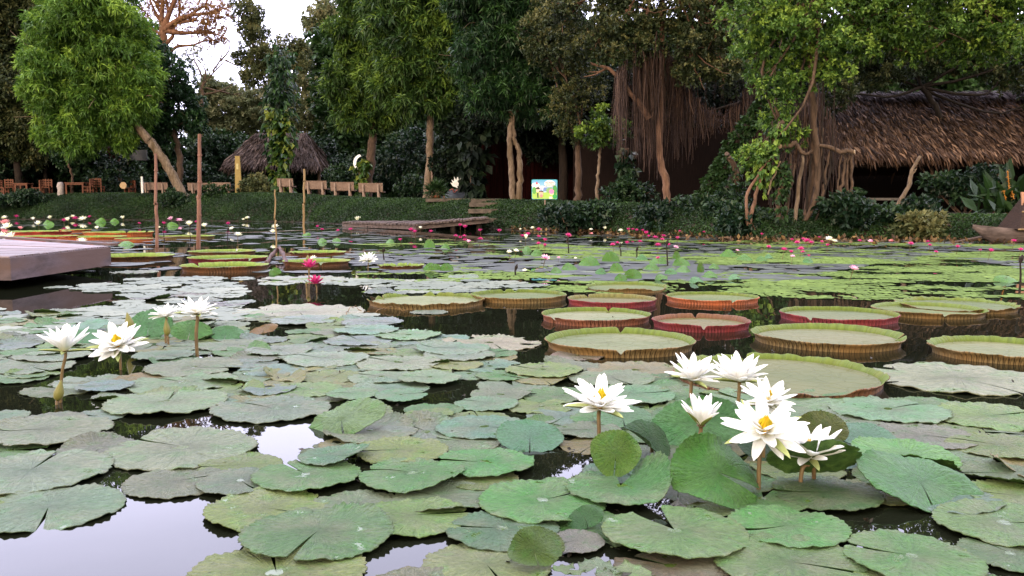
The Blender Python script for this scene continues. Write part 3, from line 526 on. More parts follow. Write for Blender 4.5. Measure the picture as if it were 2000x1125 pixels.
for a in (('dense dark shrub at the foot of the root-draped fig tree', 1330, 418, 62, 30, 22.6), ('leafy shrub hanging over the water right of the sign', 1120, 420, 58, 24, 24), ('small shrub beside the leaning creeper-covered trunk', 1425, 408, 34, 30, 21.5), ('dark bush between the prop roots and the concrete bench', 1640, 425, 44, 34, 19.9),
          ('bush in front of the concrete bench', 1785, 425, 48, 30, 19.9), ('low dark bush left of the fig roots', 1440, 440, 40, 20, 20.2), ('light green bush in the middle of the left bank', 440, 398, 44, 22, 44.5), ('bush at the foot of the leaning mango trunk', 352, 392, 30, 18, 45),
          ('sprawling plant at the bank edge left of the boat', 1850, 450, 52, 14, 19.2), ('bush in the shade under the thatched hall', 1885, 365, 42, 30, 24), ('creeping bush at the far left bank', 40, 392, 60, 14, 48), ('round bush behind the bench next to the slanting trunk', 655, 345, 40, 30, 46), ('shrub left of the potted plant', 800, 372, 36, 22, 41),
          ('shrub behind the potted plant', 870, 350, 30, 30, 38), ('bush between the mottled trunk and the root curtain', 1235, 375, 34, 32, 27), ('bush in front of the yellow plaque', 500, 368, 40, 20, 46)):
    shrub(*a, mat='olive' if 'sprawling' in a[0] or 'plaque' in a[0] else 'cover' if 'light green' in a[0] else 'shrub')
# broad-leaved climbers
def climber(label, pts, Y, n, mat, L=.34, Wd=.24, spread_px=16):
    c = D(*pts[0], Y); L *= .85; Wd *= .85; root = thing('climbing_plant', label, 'plant', (c[0], c[1], float(gz(c[0], c[1])))); pp = smoothline([D(*p, Y) for p in pts], 20, .03)
    tm = MB(); tube(tm, pp, .07, 6, rough=.1); tm.build('stem', B_brown, root, True); t_ = rng.uniform(0, 19, n); P = np.stack([np.interp(t_, range(20), pp[:, k]) for k in range(3)], 1)
    N = unit(rng.normal(size=(n, 3))*np.array((1, 1, .4))+np.array((0, -.5, 0))); P = P+N*rng.uniform(.05, 1, (n, 1))*spread_px*M(Y)
    mb = MB(); leaves(mb, P, N, 3, L, Wd, .9, .7, np.clip(rng.normal(.45, .25, n), 0, 1)); mb.build('foliage', G[mat], root)
climber('climbing vine with big yellow-green leaves hanging beside the thatched hut', [(548, 388), (548, 340), (552, 290), (548, 245), (545, 215)], 46, 260, 'pothos', .42, .3, 24)
climber('dark leafy column rising above the yellow-green vine', [(548, 300), (545, 220), (552, 160), (548, 110)], 46.6, 420, 'broad', .42, .2, 34)
climber('lime green vine wrapped on the post beside the white crescent', [(702, 392), (708, 360), (704, 330), (712, 312)], 42.6, 90, 'pothos', .36, .3, 12)
climber('broad dark leaves climbing the trunk left of the root curtain', [(1230, 395), (1228, 350), (1222, 320), (1225, 290)], 27.5, 80, 'shrub', .3, .26, 14)
climber('pale creeper up the thin stump left of the dead forked trunk', [(1436, 400), (1436, 370), (1438, 335), (1420, 300)], 21.5, 90, 'cover', .14, .1, 7)
climber('green creeper hanging beside the left prop roots', [(1520, 430), (1522, 380), (1528, 340), (1530, 320)], 19.7, 150, 'cover', .14, .09, 14)
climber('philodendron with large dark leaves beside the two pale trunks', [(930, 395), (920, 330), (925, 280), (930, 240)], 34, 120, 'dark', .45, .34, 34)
climber('small lit leaves trailing under the bright fig canopy', [(1480, 360), (1490, 320), (1500, 280), (1530, 240)], 19.8, 210, 'ficus', .16, .11, 26)

# ------------------------------------------------------------------ buildings and furniture
def G_at(px, Y):                                  # ground point below a photo column at distance Y
    x = (px-CX)/F*Y*1.005; return np.array((x, Y, float(gz(x, Y))))
def thatch_slope(mb, a, b, c, d, rows, per, L, Wd):
    """a-b ridge ends, d-c eave ends; overlapping rows of straw strips lying down the slope"""
    a, b, c, d = map(np.array, (a, b, c, d))
    P, Dn = [], []
    nrm = unit(np.cross(b-a, d-a)); nrm = nrm*np.sign(nrm[2])
    for r in range(rows):
        t_ = (r+rng.uniform(-.3, .3, per))/rows; s_ = rng.uniform(0, 1, per)
        t_ = np.clip(t_, 0, 1)
        top = a+(b-a)*s_[:, None]; bot = d+(c-d)*s_[:, None]; p = top+(bot-top)*t_[:, None]; P.append(p+nrm*rng.uniform(.0, .10, (per, 1))); Dn.append(unit(bot-top))
    P = np.concatenate(P); Dn = np.concatenate(Dn); k = len(P)
    dd = unit(Dn+rng.normal(size=(k, 3))*.11+nrm*rng.uniform(-.02, .10, (k, 1))); l = L*rng.uniform(.6, 1.3, (k, 1)); side = unit(np.cross(dd, nrm+rng.normal(size=(k, 3))*.4))*Wd/2*rng.uniform(.4, 1.4, (k, 1))
    tip = P+dd*l; tip[:, 2] -= .25*l[:, 0]*rng.uniform(0, 1, k)
    v = np.stack([P-side*.7, P+side*.7, P+dd*l*.6+side, tip, P+dd*l*.6-side], 1).reshape(-1, 3); f = np.arange(k*5).reshape(-1, 5)
    mb.add(v, f, 0, np.repeat(np.clip(rng.normal(.45, .24, k), 0, 1), 5))
# thatched hall on the right
x0, x1 = (1634-CX)/F*25.2, 27.0
root = thing('thatched_hall', 'long open hall on the right bank with a shaggy brown thatched roof', 'building', (x0+3, 27, .6))
za, zr, Ye, Yr = D(1700, 318, 25)[2], D(1700, 190, 28.5)[2], 25.0, 28.5
mb = MB(); R0, R1, E0, E1 = (x0+.35, Yr, zr), (x1, Yr, zr), (x0-.05, Ye, za+.12), (x1, Ye, za+.12)
hexa(mb, [(E0[0], Ye, za+.02), (x1, Ye, za+.02), (x1, Yr, zr-.25), (R0[0], Yr, zr-.25), (E0[0], Ye, za+.14), (x1, Ye, za+.14), (x1, Yr, zr-.05), (R0[0], Yr, zr-.05)], 0, .2)
hexa(mb, [(R0[0], Yr, zr-.25), (x1, Yr, zr-.25), (x1, 33, za-.1), (E0[0], 33, za-.1), (R0[0], Yr, zr-.05), (x1, Yr, zr-.05), (x1, 33, za+.05), (E0[0], 33, za+.05)], 0, .2)
thatch_slope(mb, R0, R1, E1, E0, 17, 2000, .55, .045); thatch_slope(mb, R0, R1, (x1, 33, za), (x0, 33, za), 8, 400, .8, .07)
thatch_slope(mb, (x0, Yr, zr-.05), (x0+.3, Yr, zr-.05), (x0, 33, za), (x0-.1, Ye, za+.1), 12, 60, .6, .05)
mb.build('roof', G['thatch'], root)
mb = MB(); thatch_slope(mb, (x0+.1, Yr+.15, zr+.14), (x1, Yr+.15, zr+.14), (x1, Yr-.45, zr-.12), (x0+.1, Yr-.45, zr-.12), 3, 1300, .5, .03)
tube(mb, [(x0+.1, Yr, zr+.04), (x1, Yr, zr+.07)], .07, 6, 0, .3); mb.build('ridge_cap', G['thatch_dark'], root)
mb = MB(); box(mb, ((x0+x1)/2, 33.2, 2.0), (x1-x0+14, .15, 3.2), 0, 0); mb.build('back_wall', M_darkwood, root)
mb = MB(); tube(mb, [(x0, Ye+.4, za-.06), (x1, Ye+.4, za-.06)], .05, 6); tube(mb, [(x0, Ye+3.4, zr-.3), (x1, Ye+3.4, zr-.3)], .05, 6)
for q in np.arange(x0+.2, x1, .8): tube(mb, [(q, Ye+.02, za-.03), (q, Yr, zr-.3)], .03, 5)
mb.build('rafters', B_dark, root)
for px in (1645, 1808, 1935, 2060):
    g = G_at(px, 25.6); mb = MB(); tube(mb, smoothline([g-np.array((0, 0, .2)), g+np.array((.03, 0, 1.0)), np.array((g[0], g[1], za))], 8, .012), .055, 7, rough=.05)
    if px == 1808: tube(mb, smoothline([np.array((g[0], g[1], za-.5)), np.array((g[0]+.5, g[1], za-.02))], 5), .035, 6); tube(mb, smoothline([np.array((g[0], g[1], za-.5)), np.array((g[0]-.35, g[1], za-.02))], 5), .03, 6)
    mb.build('post', B_brown, root, True)
mb = MB(); g = G_at(1850, 24.2); box(mb, (16, 24.4, .32), (14, 1.2, .42)); kind(mb.build('terrace', M_concrete), 'structure')
# thatched hut at the left-centre
root = thing('thatched_hut', 'round-cornered thatched hut behind the climbing vine', 'hut', D(548, 385, 50)); Yh = 50
ze, zt = D(550, 326, Yh)[2], D(550, 262, Yh)[2]; X = lambda px, Y=Yh: D(px, 300, Y)[0]
mb = MB(); e = [(X(460), Yh-2.2, ze), (X(640), Yh-2.2, ze-.1), (X(640), Yh+2.6, ze), (X(460), Yh+2.6, ze)]; rg = [(X(500), Yh, zt), (X(600), Yh, zt)]
for quad in ((e[0], e[1], rg[1], rg[0]), (e[2], e[3], rg[0], rg[1])): mb.add(quad, [(0, 1, 2, 3)], 0, .2)
for tri in ((e[1], e[2], rg[1]), (e[3], e[0], rg[0])): mb.add(tri, [(0, 1, 2)], 0, .2)
thatch_slope(mb, rg[0], rg[1], e[1], e[0], 14, 190, .6, .07); thatch_slope(mb, rg[1], rg[1], e[2], e[1], 12, 80, .6, .07); thatch_slope(mb, rg[0], rg[0], e[3], e[0], 12, 80, .6, .07); thatch_slope(mb, rg[0], rg[1], e[2], e[3], 8, 90, .6, .08)
mb.build('roof', G['thatch_dark'], root)
for px, y in ((473, Yh-1.6), (628, Yh-1.6), (480, Yh+2), (622, Yh+2)):
    g = G_at(px, y); mb = MB(); tube(mb, [g-np.array((0, 0, .2)), (g[0], g[1], ze+.2)], .09, 7, rough=.04); mb.build('post', B_brown, root, True)
# yellow plaque post
q = thing('plaque_post', 'tall yellowish board standing at the left corner of the thatched hut', 'sign', G_at(471, 46.5)); p0 = np.array(q.location); mb = MB()
hexa(mb, [p0+np.array(v) for v in ((-.17, 0, 0), (.2, 0, 0), (.2, .1, 0), (-.17, .1, 0), (-.12, 0, 2.0), (.12, 0, 2.0), (.12, .1, 2.0), (-.12, .1, 2.0))]); mb.build('board', plain('ochre_board', (.24, .165, .05), .7), q)
mb = MB(); box(mb, p0+np.array((.0, -.012, 1.45)), (.12, .02, .3)); mb.build('panel', plain('faded_panel', (.42, .34, .16), .7), q)
# dark pavilion on the far left
root = thing('pavilion', 'dark open shelter over the wooden tables at the far left', 'shelter', G_at(100, 52)); mb = MB(); zt = D(100, 292, 54)[2]
xa, xb = D(-260, 300, 54)[0], D(248, 300, 54)[0]
hexa(mb, [(xa, 53, zt-.1), (xb, 53, zt-.1), (xb, 59, zt+1), (xa, 59, zt+1), (xa, 53, zt), (xb, 53, zt), (xb, 59, zt+1.1), (xa, 59, zt+1.1)]); mb.build('roof', M_darkwood, root)
for px in (-60, 40, 58, 100, 243):
    g = G_at(px, 53.4); mb = MB(); tube(mb, [g, (g[0], g[1], zt)], .11 if px != 243 else .12, 7); mb.build('post', B_brown if px in (243, 40) else B_dark, root, True)
mb = MB(); box(mb, D(225, 299, 52.8), (1.1, .06, .65)); mb.build('name_board', M_redwood, root)
mb = MB(); box(mb, D(270, 303, 52.8), (1.05, .06, .62)); mb.build('grey_board', plain('grey_board', (.05, .05, .06), .7), root)
# dark red boarded house in the trees
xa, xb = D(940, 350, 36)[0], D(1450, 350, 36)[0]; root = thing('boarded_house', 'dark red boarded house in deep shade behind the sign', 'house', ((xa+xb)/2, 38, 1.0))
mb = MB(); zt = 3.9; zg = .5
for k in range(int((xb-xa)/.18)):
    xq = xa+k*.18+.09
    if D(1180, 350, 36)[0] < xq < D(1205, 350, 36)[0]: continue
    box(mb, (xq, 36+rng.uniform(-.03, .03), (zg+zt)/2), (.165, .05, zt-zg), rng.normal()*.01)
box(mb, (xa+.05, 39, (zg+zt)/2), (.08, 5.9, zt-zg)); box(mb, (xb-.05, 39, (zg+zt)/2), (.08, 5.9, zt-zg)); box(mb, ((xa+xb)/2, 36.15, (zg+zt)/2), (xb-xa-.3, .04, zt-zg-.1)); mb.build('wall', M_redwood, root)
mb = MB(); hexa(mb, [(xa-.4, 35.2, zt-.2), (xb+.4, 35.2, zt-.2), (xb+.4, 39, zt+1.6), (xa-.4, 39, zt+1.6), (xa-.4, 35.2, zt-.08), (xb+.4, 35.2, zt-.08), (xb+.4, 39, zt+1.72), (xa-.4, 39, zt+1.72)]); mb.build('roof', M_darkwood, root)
mb = MB(); c = D(1193, 350, 35.9); box(mb, (c[0], 35.93, 1.80), (.56, .05, 2.0)); dr = mb.build('door', plain('grey_door', (.035, .037, .035), .6), root); mb = MB(); tube(mb, [(c[0]+.22, 35.86, 1.7), (c[0]+.22, 35.86, 1.8)], .015, 6); o = mb.build('handle', M_stone, root); o.parent = dr; o.location = (0, 0, 0)
for k in range(2):
    mb = MB(); g = D(1190, 398+k*5, 34.8-k*.6); box(mb, (g[0], g[1], .84-k*.1), (1.15, .6, .09)); mb.build('step', rock_mat('step_stone', (.16, .09, .06), (.26, .16, .11), 8), root)
# steps down to the dock
root = thing('stone_steps', 'worn stone steps going down the bank to the far dock', 'steps', G_at(950, 30)); st = rock_mat('old_step_stone', (.05, .04, .033), (.11, .085, .07), 7, .9, .5)
for k in range(5):
    yy = 31.6-k*.75; zz_ = float(gz((955-CX)/F*yy, yy))+.07; c = D(953-6*k*.2, 400, yy); mb = MB(); box(mb, (c[0], yy, zz_-.06), (1.15, .55, .14), .03*rng.normal()); mb.build('step', st, root)
mb = MB(); c = D(905, 403, 32.2); box(mb, (c[0], 32.2, float(gz(c[0], 32.2))+.02), (2.7, .5, .12)); mb.build('landing', st, root)
# stone benches seen from behind
def bench(label, px, Y, w, rz=0.0, zoff=0.0):
    g = G_at(px, Y); root = thing('stone_bench', label, 'bench', g, 'stone park benches on the bank'); g = g+np.array((0, 0, zoff)); cc, ss = math.cos(rz), math.sin(rz)
    P = lambda x, y, z: g+np.array((x*cc-y*ss, x*ss+y*cc, z))
    mb = MB(); hexa(mb, [P(-w/2, .03, .42), P(w/2, .03, .42), P(w/2, .09, .42), P(-w/2, .09, .42), P(-w/2, -.06, .85), P(w/2, -.06, .85), P(w/2, .0, .85), P(-w/2, .0, .85)]); mb.build('backrest', M_stone, root)
    mb = MB(); hexa(mb, [P(-w/2-.01, -.07, .85), P(w/2+.01, -.07, .85), P(w/2+.01, .01, .85), P(-w/2-.01, .01, .85), P(-w/2-.01, -.075, .885), P(w/2+.01, -.075, .885), P(w/2+.01, .005, .885), P(-w/2-.01, .005, .885)]); mb.build('top_rail', M_stone, root)
    mb = MB(); box(mb, P(.03, .38, .42), (w*1.04, .42, .06), rz); mb.build('seat', M_stone, root)
    for s in (-1, 1):
        mb = MB(); xq = s*w*.31; hexa(mb, [P(xq-.04, -.06, -.1), P(xq+.04, -.06, -.1), P(xq+.04, .03, -.1), P(xq-.04, .03, -.1), P(xq-.04, -.125, .82), P(xq+.04, -.125, .82), P(xq+.04, -.078, .82), P(xq-.04, -.078, .82)]); mb.build('leg', rock_mat('bench_leg', (.22, .155, .13), (.32, .235, .20), 9), root)
        mb = MB(); box(mb, P(xq, .42, .14), (.09, .3, .5), rz); mb.build('foot', M_stone, root)
    root.scale = (.84,)*3
bench('nearest stone bench, rightmost of the row, its two pale legs in plain view', 727, 39.5, 1.28)
bench('stone bench between the nearest bench and the bamboo pole, half under the lime vine', 672, 41.5, 1.3)
bench('stone bench directly right of the tall bamboo pole', 620, 43, 1.32)
bench('short-looking stone bench left of the bamboo pole, beside the bushes', 562, 44.5, .95, zoff=.05)
bench('stone bench back just left of the reddish pole foot of the mango', 309, 48, 1.75, zoff=-.1)
bench('stone bench back immediately right of the tall reddish pole', 398, 47.2, 1.6, zoff=-.12)
bench('stone bench back below the yellowish board', 439, 47.2, 1.15, zoff=-.12)
# wooden chairs and tables at the far left
def w_chair(label, px, Y, rz, s=1.0):
    Y += 4; g = G_at(px, Y); root = thing('wooden_chair', label, 'chair', g, 'orange wooden chairs on the left bank'); cc, ss = math.cos(rz), math.sin(rz)
    P = lambda x, y, z: g+np.array(((x*cc-y*ss)*s, (x*ss+y*cc)*s, z*s))
    for x, y, h in ((-.24, -.22, .45), (.24, -.22, .45), (-.24, .24, .98), (.24, .24, .98)):
        mb = MB(); box(mb, P(x, y, h/2), (.07*s, .07*s, h*s), rz); mb.build('leg', M_chair, root)
    mb = MB(); box(mb, P(0, 0, .46), (.56*s, .54*s, .05*s), rz); mb.build('seat', M_chair, root)
    mb = MB()
    for z in (.62, .76, .92): box(mb, P(0, .24, z), (.5*s, .035*s, .08*s), rz)
    for x in (-.1, .06): box(mb, P(x, .215, .75), (.06*s, .03*s, .5*s), rz)
    mb.build('backrest', M_chair, root); root.scale = (.84,)*3; mb = MB(); box(mb, P(-.24, 0, .25), (.04*s, .42*s, .05*s), rz); box(mb, P(.24, 0, .25), (.04*s, .42*s, .05*s), rz); mb.build('stretcher', M_chair, root)
def w_table(label, px, Y, w, rz=0):
    Y += 4; g = G_at(px, Y); root = thing('wooden_table', label, 'table', g, 'wooden tables on the left bank')
    mb = MB(); box(mb, g+np.array((0, 0, .74)), (w, .8, .06), rz); box(mb, g+np.array((0, -.34, .66)), (w-.2, .05, .09), rz); mb.build('tabletop', M_chair, root); root.scale = (.84,)*3
    for x in (-1, 1):
        for y in (-.32, .32): mb = MB(); box(mb, g+np.array((x*(w/2-.1), y, .35)), (.1, .1, .72), rz); mb.build('leg', M_chair, root)
w_chair('wooden chair cut off by the left edge of the photo', 1, 46.5, .3); w_chair('wooden chair turned sideways left of the first table', 17, 46, 1.45); w_chair('wooden chair with its high back against the dark post, left of the first table', 32, 47, 3.3, 1.05)
w_table('wooden table between the leftmost chairs', 57, 46.2, .95); w_chair('wooden chair pulled sideways to the right end of the first table', 84, 46, -1.5); w_chair('tall wooden chair showing its full back right of the first table', 101, 46.8, .15, 1.08)
w_table('wooden table behind the crooked little tree trunk', 160, 45.3, 1.3); w_chair('wooden chair side on, at the right end of the second table', 181, 45, -1.5); w_chair('wooden chair with slatted back turned to the water', 202, 45.6, 3.2, 1.05); w_chair('wooden chair on the right under the shelter post, beside the tan disc', 262, 46.5, -.6)
def small(name, label, cat, fn, mat, smooth=False):
    mb = MB(); fn(mb); o = mb.build(name, mat, None, smooth); return tag(o, label, cat)
g = G_at(128, 49); small('white_stump', 'pale whitewashed stump left of the crooked little trunk', 'stump', lambda m: tube(m, smoothline([g-np.array((0, 0, .1)), g+np.array((.02, 0, .4)), g+np.array((-.02, 0, .72))], 6, .02), [.2, .19, .18, .19, .17, .12], 9, rough=.08), rock_mat('whitewash', (.22, .18, .17), (.42, .36, .35), 9), True)
g = G_at(249, 49.8); small('round_stool_top', 'round tan disc standing on edge beside the shelter post', 'disc', lambda m: tube(m, [g+np.array((0, 0, .5)), g+np.array((0, .05, .5))], .19, 18), plain('tan_disc', (.45, .30, .17)))
g = G_at(286, 47.5); small('white_post', 'short thin white post at the left end of the stone benches', 'post', lambda m: box(m, g+np.array((0, 0, .45)), (.09, .09, 1.0)), M_white)
g = D(703, 316, 42.5)
def cres(m):
    a = np.linspace(-.9, 1.3, 12); o_ = np.stack([g[0]+.1-.42*np.cos(a), np.full(12, g[1]), g[2]-.05+.42*np.sin(a)], 1); i_ = np.stack([g[0]+.16-.34*np.cos(a), np.full(12, g[1]-.03), g[2]-.08+.36*np.sin(a)], 1)
    bk = o_+np.array((0, .05, 0)); bi = i_+np.array((0, .05, 0)); v = np.concatenate([o_, i_, bk, bi]); f = []
    for k in range(11): f += [(k, k+1, 13+k, 12+k), (24+k, 36+k, 37+k, 25+k), (k, 24+k, 25+k, k+1), (12+k, 13+k, 37+k, 36+k)]
    m.add(v, f)
q = thing('crescent_ornament', 'white crescent-shaped board on a post above the lime vine', 'ornament', G_at(703, 42.5)); m = MB(); cres(m); m.build('crescent', M_white, q); m = MB(); tube(m, [G_at(704, 42.6), D(704, 320, 42.6)], .06, 6); m.build('post', B_brown, q)
# potted plant
c = G_at(853, 33.6); c[2] = D(853, 399, 33.6)[2]; q = thing('potted_plant', 'spiky plant in a round terracotta pot between two short posts', 'potted plant', c)
mb = MB(); tube(mb, [c, c+np.array((0, 0, .02)), c+np.array((0, 0, .33)), c+np.array((0, 0, .335)), c+np.array((0, 0, .39)), c+np.array((0, 0, .39)), c+np.array((0, 0, .33))], [.15, .155, .215, .235, .235, .2, .19], 20, cap=False); mb.build('pot', M_terra, q, True); q.scale = (.85,)*3
mb = MB(); tube(mb, [c+np.array((0, 0, .1)), c+np.array((0, 0, .35))], [.14, .19], 16); mb.build('soil', M_soil, q)
mb = MB(); N = unit(rng.normal(size=(120, 3))+np.array((0, 0, 1.1))); leaves(mb, np.tile(c+np.array((0, 0, .5)), (120, 1))+N*.2, N, 4, .5, .05, .2, .5, rng.uniform(0, .8, 120)); mb.build('foliage', G['cover'], q)
for s in (-.3, .3): small('short_post', 'short pale post '+('left' if s < 0 else 'right')+' of the terracotta pot', 'post', lambda m: box(m, c+np.array((s, 0, .25)), (.08, .08, .6)), M_stone)
cw = G_at(846, 37); small('white_stake', 'white stake rising behind the potted plant', 'stake', lambda m: tube(m, [cw, (cw[0], cw[1], D(846, 330, 37)[2])], .035, 6), M_stone)
c = G_at(834, 37.2); small('round_slab', 'round stone slab leaning on the pale mango trunk', 'slab', lambda m: tube(m, [c+np.array((.35, -.1, .42)), c+np.array((.35, -.02, .44))], .3, 18), M_stone)
# splayed white lotus ornament over a dark covered mound
c = D(892, 385, 36); q = thing('lotus_ornament', 'white splayed petal ornament above a dark covered heap beside the steps', 'ornament', (c[0], c[1], .85))
mb = MB(); s0 = D(893, 367, 36)
for a in np.linspace(-.9, 1.0, 7):
    dd = np.array((math.sin(a), -.1, math.cos(a))); sd = np.array((math.cos(a), 0, -math.sin(a)))*.06; l = .42+.08*math.cos(a*3); p = [s0, s0+dd*l*.55+sd, s0+dd*l, s0+dd*l*.55-sd]; p2 = [v+np.array((0, .03, 0)) for v in p]
    mb.add(p+p2, [(0, 1, 2, 3), (7, 6, 5, 4), (0, 4, 5, 1), (1, 5, 6, 2), (2, 6, 7, 3), (3, 7, 4, 0)])
mb.build('petals', M_white, q); mb = MB(); tube(mb, smoothline([(c[0], 36, .8), (c[0]+.02, 36.03, 1.1), s0+np.array((0, .05, .05))], 6), .04, 6); mb.build('stem', B_dark, q)
q = thing('covered_heap', 'dark draped heap under the white petal ornament', 'heap', (c[0]+.1, 35.4, .83)); mb = MB(); n = 14
pts = []; cc = D(892, 390, 35.2)
for i in range(n):
    for j in range(n):
        u, v = i/(n-1)*2-1, j/(n-1)*2-1; h = max(0, 1-(u*u)**.8-(v*v)**.9); pts.append((cc[0]+u*.85, 35.4+v*.6, .82+.5*h**.6+.04*math.sin(u*14+v*5)*h+(u<0)*.08*h))
i = np.arange(n-1)[:, None]*n; j = np.arange(n-1)[None]; mb.add(pts, np.stack([i+j, i+n+j, i+n+j+1, i+j+1], -1).reshape(-1, 4)); mb.build('cover', rock_mat('dark_tarpaulin', (.010, .012, .016), (.05, .055, .07), 3, .5, .3, (1, 1, 6)), q, True)
mb = MB(); tube(mb, smoothline([D(878, 372, 35), D(884, 369, 35), D(887, 376, 35), D(893, 371, 35), D(897, 374, 35)], 12), .022, 6); mb.build('red_cord', plain('faded_red', (.25, .06, .05)), q)
# ------------------------------------------------------------------ sign
Ys = 26.6; c = D(1063.5, 370, Ys); s = M(Ys); q = thing('picture_sign', 'bright blue and green cartoon sign board on a thin post', 'sign', G_at(1064, Ys))
def flat(nm, poly, mat, lay, parent=q):
    mb = MB(); v = [(c[0]+x*s, Ys-.012-.004*lay, c[2]-y*s) for x, y in poly]; mb.add(v, [tuple(range(len(v)))]); return mb.build(nm, mat, parent)
def rr(w, h, r, n=5):
    o_ = []
    for cx, cy_, a0 in ((w-r, -h+r, -90), (w-r, h-r, 0), (-w+r, h-r, 90), (-w+r, -h+r, 180)):
        for k in range(n+1): a = R_(a0+90*k/n); o_.append((cx+r*math.cos(a), cy_+r*math.sin(a)))
    return o_
def ell(x, y, a, b, n=16, a0=0, a1=360): return [(x+a*math.cos(R_(a0+(a1-a0)*k/(n-1 if a1-a0 < 360 else n))), y+b*math.sin(R_(a0+(a1-a0)*k/(n-1 if a1-a0 < 360 else n)))) for k in range(n)]
mb = MB(); o_ = rr(25, 19.2, 2.6); v = [(c[0]+x*s, Ys-.012, c[2]-y*s) for x, y in o_]+[(c[0]+x*s, Ys+.012, c[2]-y*s) for x, y in o_]; n = len(o_)
mb.add(v, [tuple(range(n))]); mb.add(v, [tuple(range(2*n-1, n-1, -1))]); mb.add(v, [(k, n+k, n+(k+1) % n, (k+1) % n) for k in range(n)]); bd = mb.build('board', plain('sign_teal_edge', (.03, .30, .35), .4), q)
K = lambda nm, col: plain(nm, col, .45, var=.04)
def fl(nm, poly, col, lay, key): o = flat(nm, poly, K(key, col), lay); return o
m_, t_, b_, o2 = new_mat('sign_sky_print'); tcn = nd(t_, 'ShaderNodeTexCoord'); sp_ = nd(t_, 'ShaderNodeSeparateXYZ', {0: tcn.outputs['Object']})
t_.links.new(mixc(t_, mr(t_, sp_.outputs[2], -.1+c[2]-q.location[2], .34+c[2]-q.location[2]), (.45, .62, .80), (.02, .28, .55)), b_.inputs['Base Color']); b_.inputs['Roughness'].default_value = .45
flat('sky_print', rr(24, 18.2, 2.2), m_, 1)
fl('cloud_print', ell(-17, -8, 8, 5), (.80, .68, .72), 2, 'sign_cloud'); fl('cloud_print', ell(-5, -3, 9, 4), (.75, .72, .82), 2, 'sign_cloud2')
fl('building_print', [(-3, 3), (4, 3), (6, -1), (3, -4), (-2, -4)], (.16, .25, .55), 3, 'sign_blue'); fl('tower_print', [(-7.5, 3), (-6, 3), (-6.2, -5), (-7.2, -5)], (.16, .2, .5), 3, 'sign_tower')
fl('meadow_print', [(-24, 6), (-12, 4), (0, 6), (12, 3), (24, 5), (24, 15.8), (21.6, 18.2), (-21.6, 18.2), (-24, 15.8)], (.33, .52, .10), 4, 'sign_green')
fl('bush_print', ell(-20, 2, 4, 7), (.10, .32, .07), 5, 'sign_bush'); fl('bush_print', ell(20, 1, 4.2, 9), (.06, .28, .07), 5, 'sign_bush2'); fl('bush_print', ell(10, 2, 7, 5.5), (.22, .38, .16), 5, 'sign_bush3'); fl('bush_print', ell(20, 13.5, 5.0-.8, 4.4), (.03, .34, .09), 5, 'sign_bush4')
fl('child_print', ell(-13, 1.6, 3.2, 4.2), (.80, .55, .45), 6, 'sign_skin'); fl('child_print', ell(-13, -1, 3.9, 3.6, 12, 180, 360)+[(-10.5, -.5), (-15.5, -.5)], (.03, .015, .015), 7, 'sign_hair'); fl('child_print', [(-14.5, 7), (-12, 7), (-12, 16), (-14, 16)], (.02, .02, .03), 7, 'sign_dark')
fl('child_print', ell(-6.8, 9, 4, 4.8), (.80, .40, .32), 6, 'sign_coral'); fl('child_print', ell(-6.5, 4.6, 4.6, 2, 12, 180, 360), (.03, .015, .015), 7, 'sign_hair2'); fl('child_print', ell(-6.5, 12.5, 3, 3), (.75, .25, .25), 8, 'sign_red')
fl('flower_print', ell(13.5, 4, 4.8, 4.6), (.80, .22, .45), 7, 'sign_pink'); fl('flower_print', ell(14, 8, 4, 3), (.82, .66, .42), 6, 'sign_cream'); fl('emblem_print', [(-15, -15.5), (-13.2, -11), (-15, -9.6), (-17, -11.5)], (.60, .04, .08), 7, 'sign_emblem'); fl('path_print', [(9, 14), (14.8, 14), (15, 18), (9, 18)], (.85, .82, .62), 6, 'sign_path')
fl('speech_bubble', ell(10, -11.3, 10.6, 6.4, 24), (.85, .80, .82), 8, 'sign_bubble')
def text(body, x, y, size, mat):
    cu = bpy.data.curves.new('lettering', 'FONT'); cu.body = body; cu.size = size*s; cu.align_x = 'CENTER'; cu.extrude = .001; o = bpy.data.objects.new('lettering', cu); COL.objects.link(o)
    bpy.context.view_layer.update(); me = bpy.data.meshes.new_from_object(o); bpy.data.objects.remove(o); me.materials.clear(); me.materials.append(mat)
    w = max((v.co.x for v in me.vertices), default=1)-min((v.co.x for v in me.vertices), default=0)
    o = bpy.data.objects.new('lettering', me); COL.objects.link(o); o.parent = q; o.rotation_euler = (math.pi/2, 0, 0)
    o.location = (c[0]+x*s-q.location[0], Ys-.012-.04-q.location[1], c[2]-y*s-q.location[2])
red = K('sign_lettering_red', (.60, .03, .08)); dk = K('sign_lettering_dark', (.08, .12, .12))
text('GIỮ RỪNG', 10, -12.2, 3.8, red); text('VÌ MÔI TRƯỜNG', 10, -9.6, 2.2, dk); text('VÀ CUỘC SỐNG', 10, -7.0, 2.2, dk)
mb = MB(); g = np.array(q.location); tube(mb, [g-np.array((0, 0, .1)), (g[0], Ys+.03, c[2])], .02, 8); mb.build('post', M_stone, q)

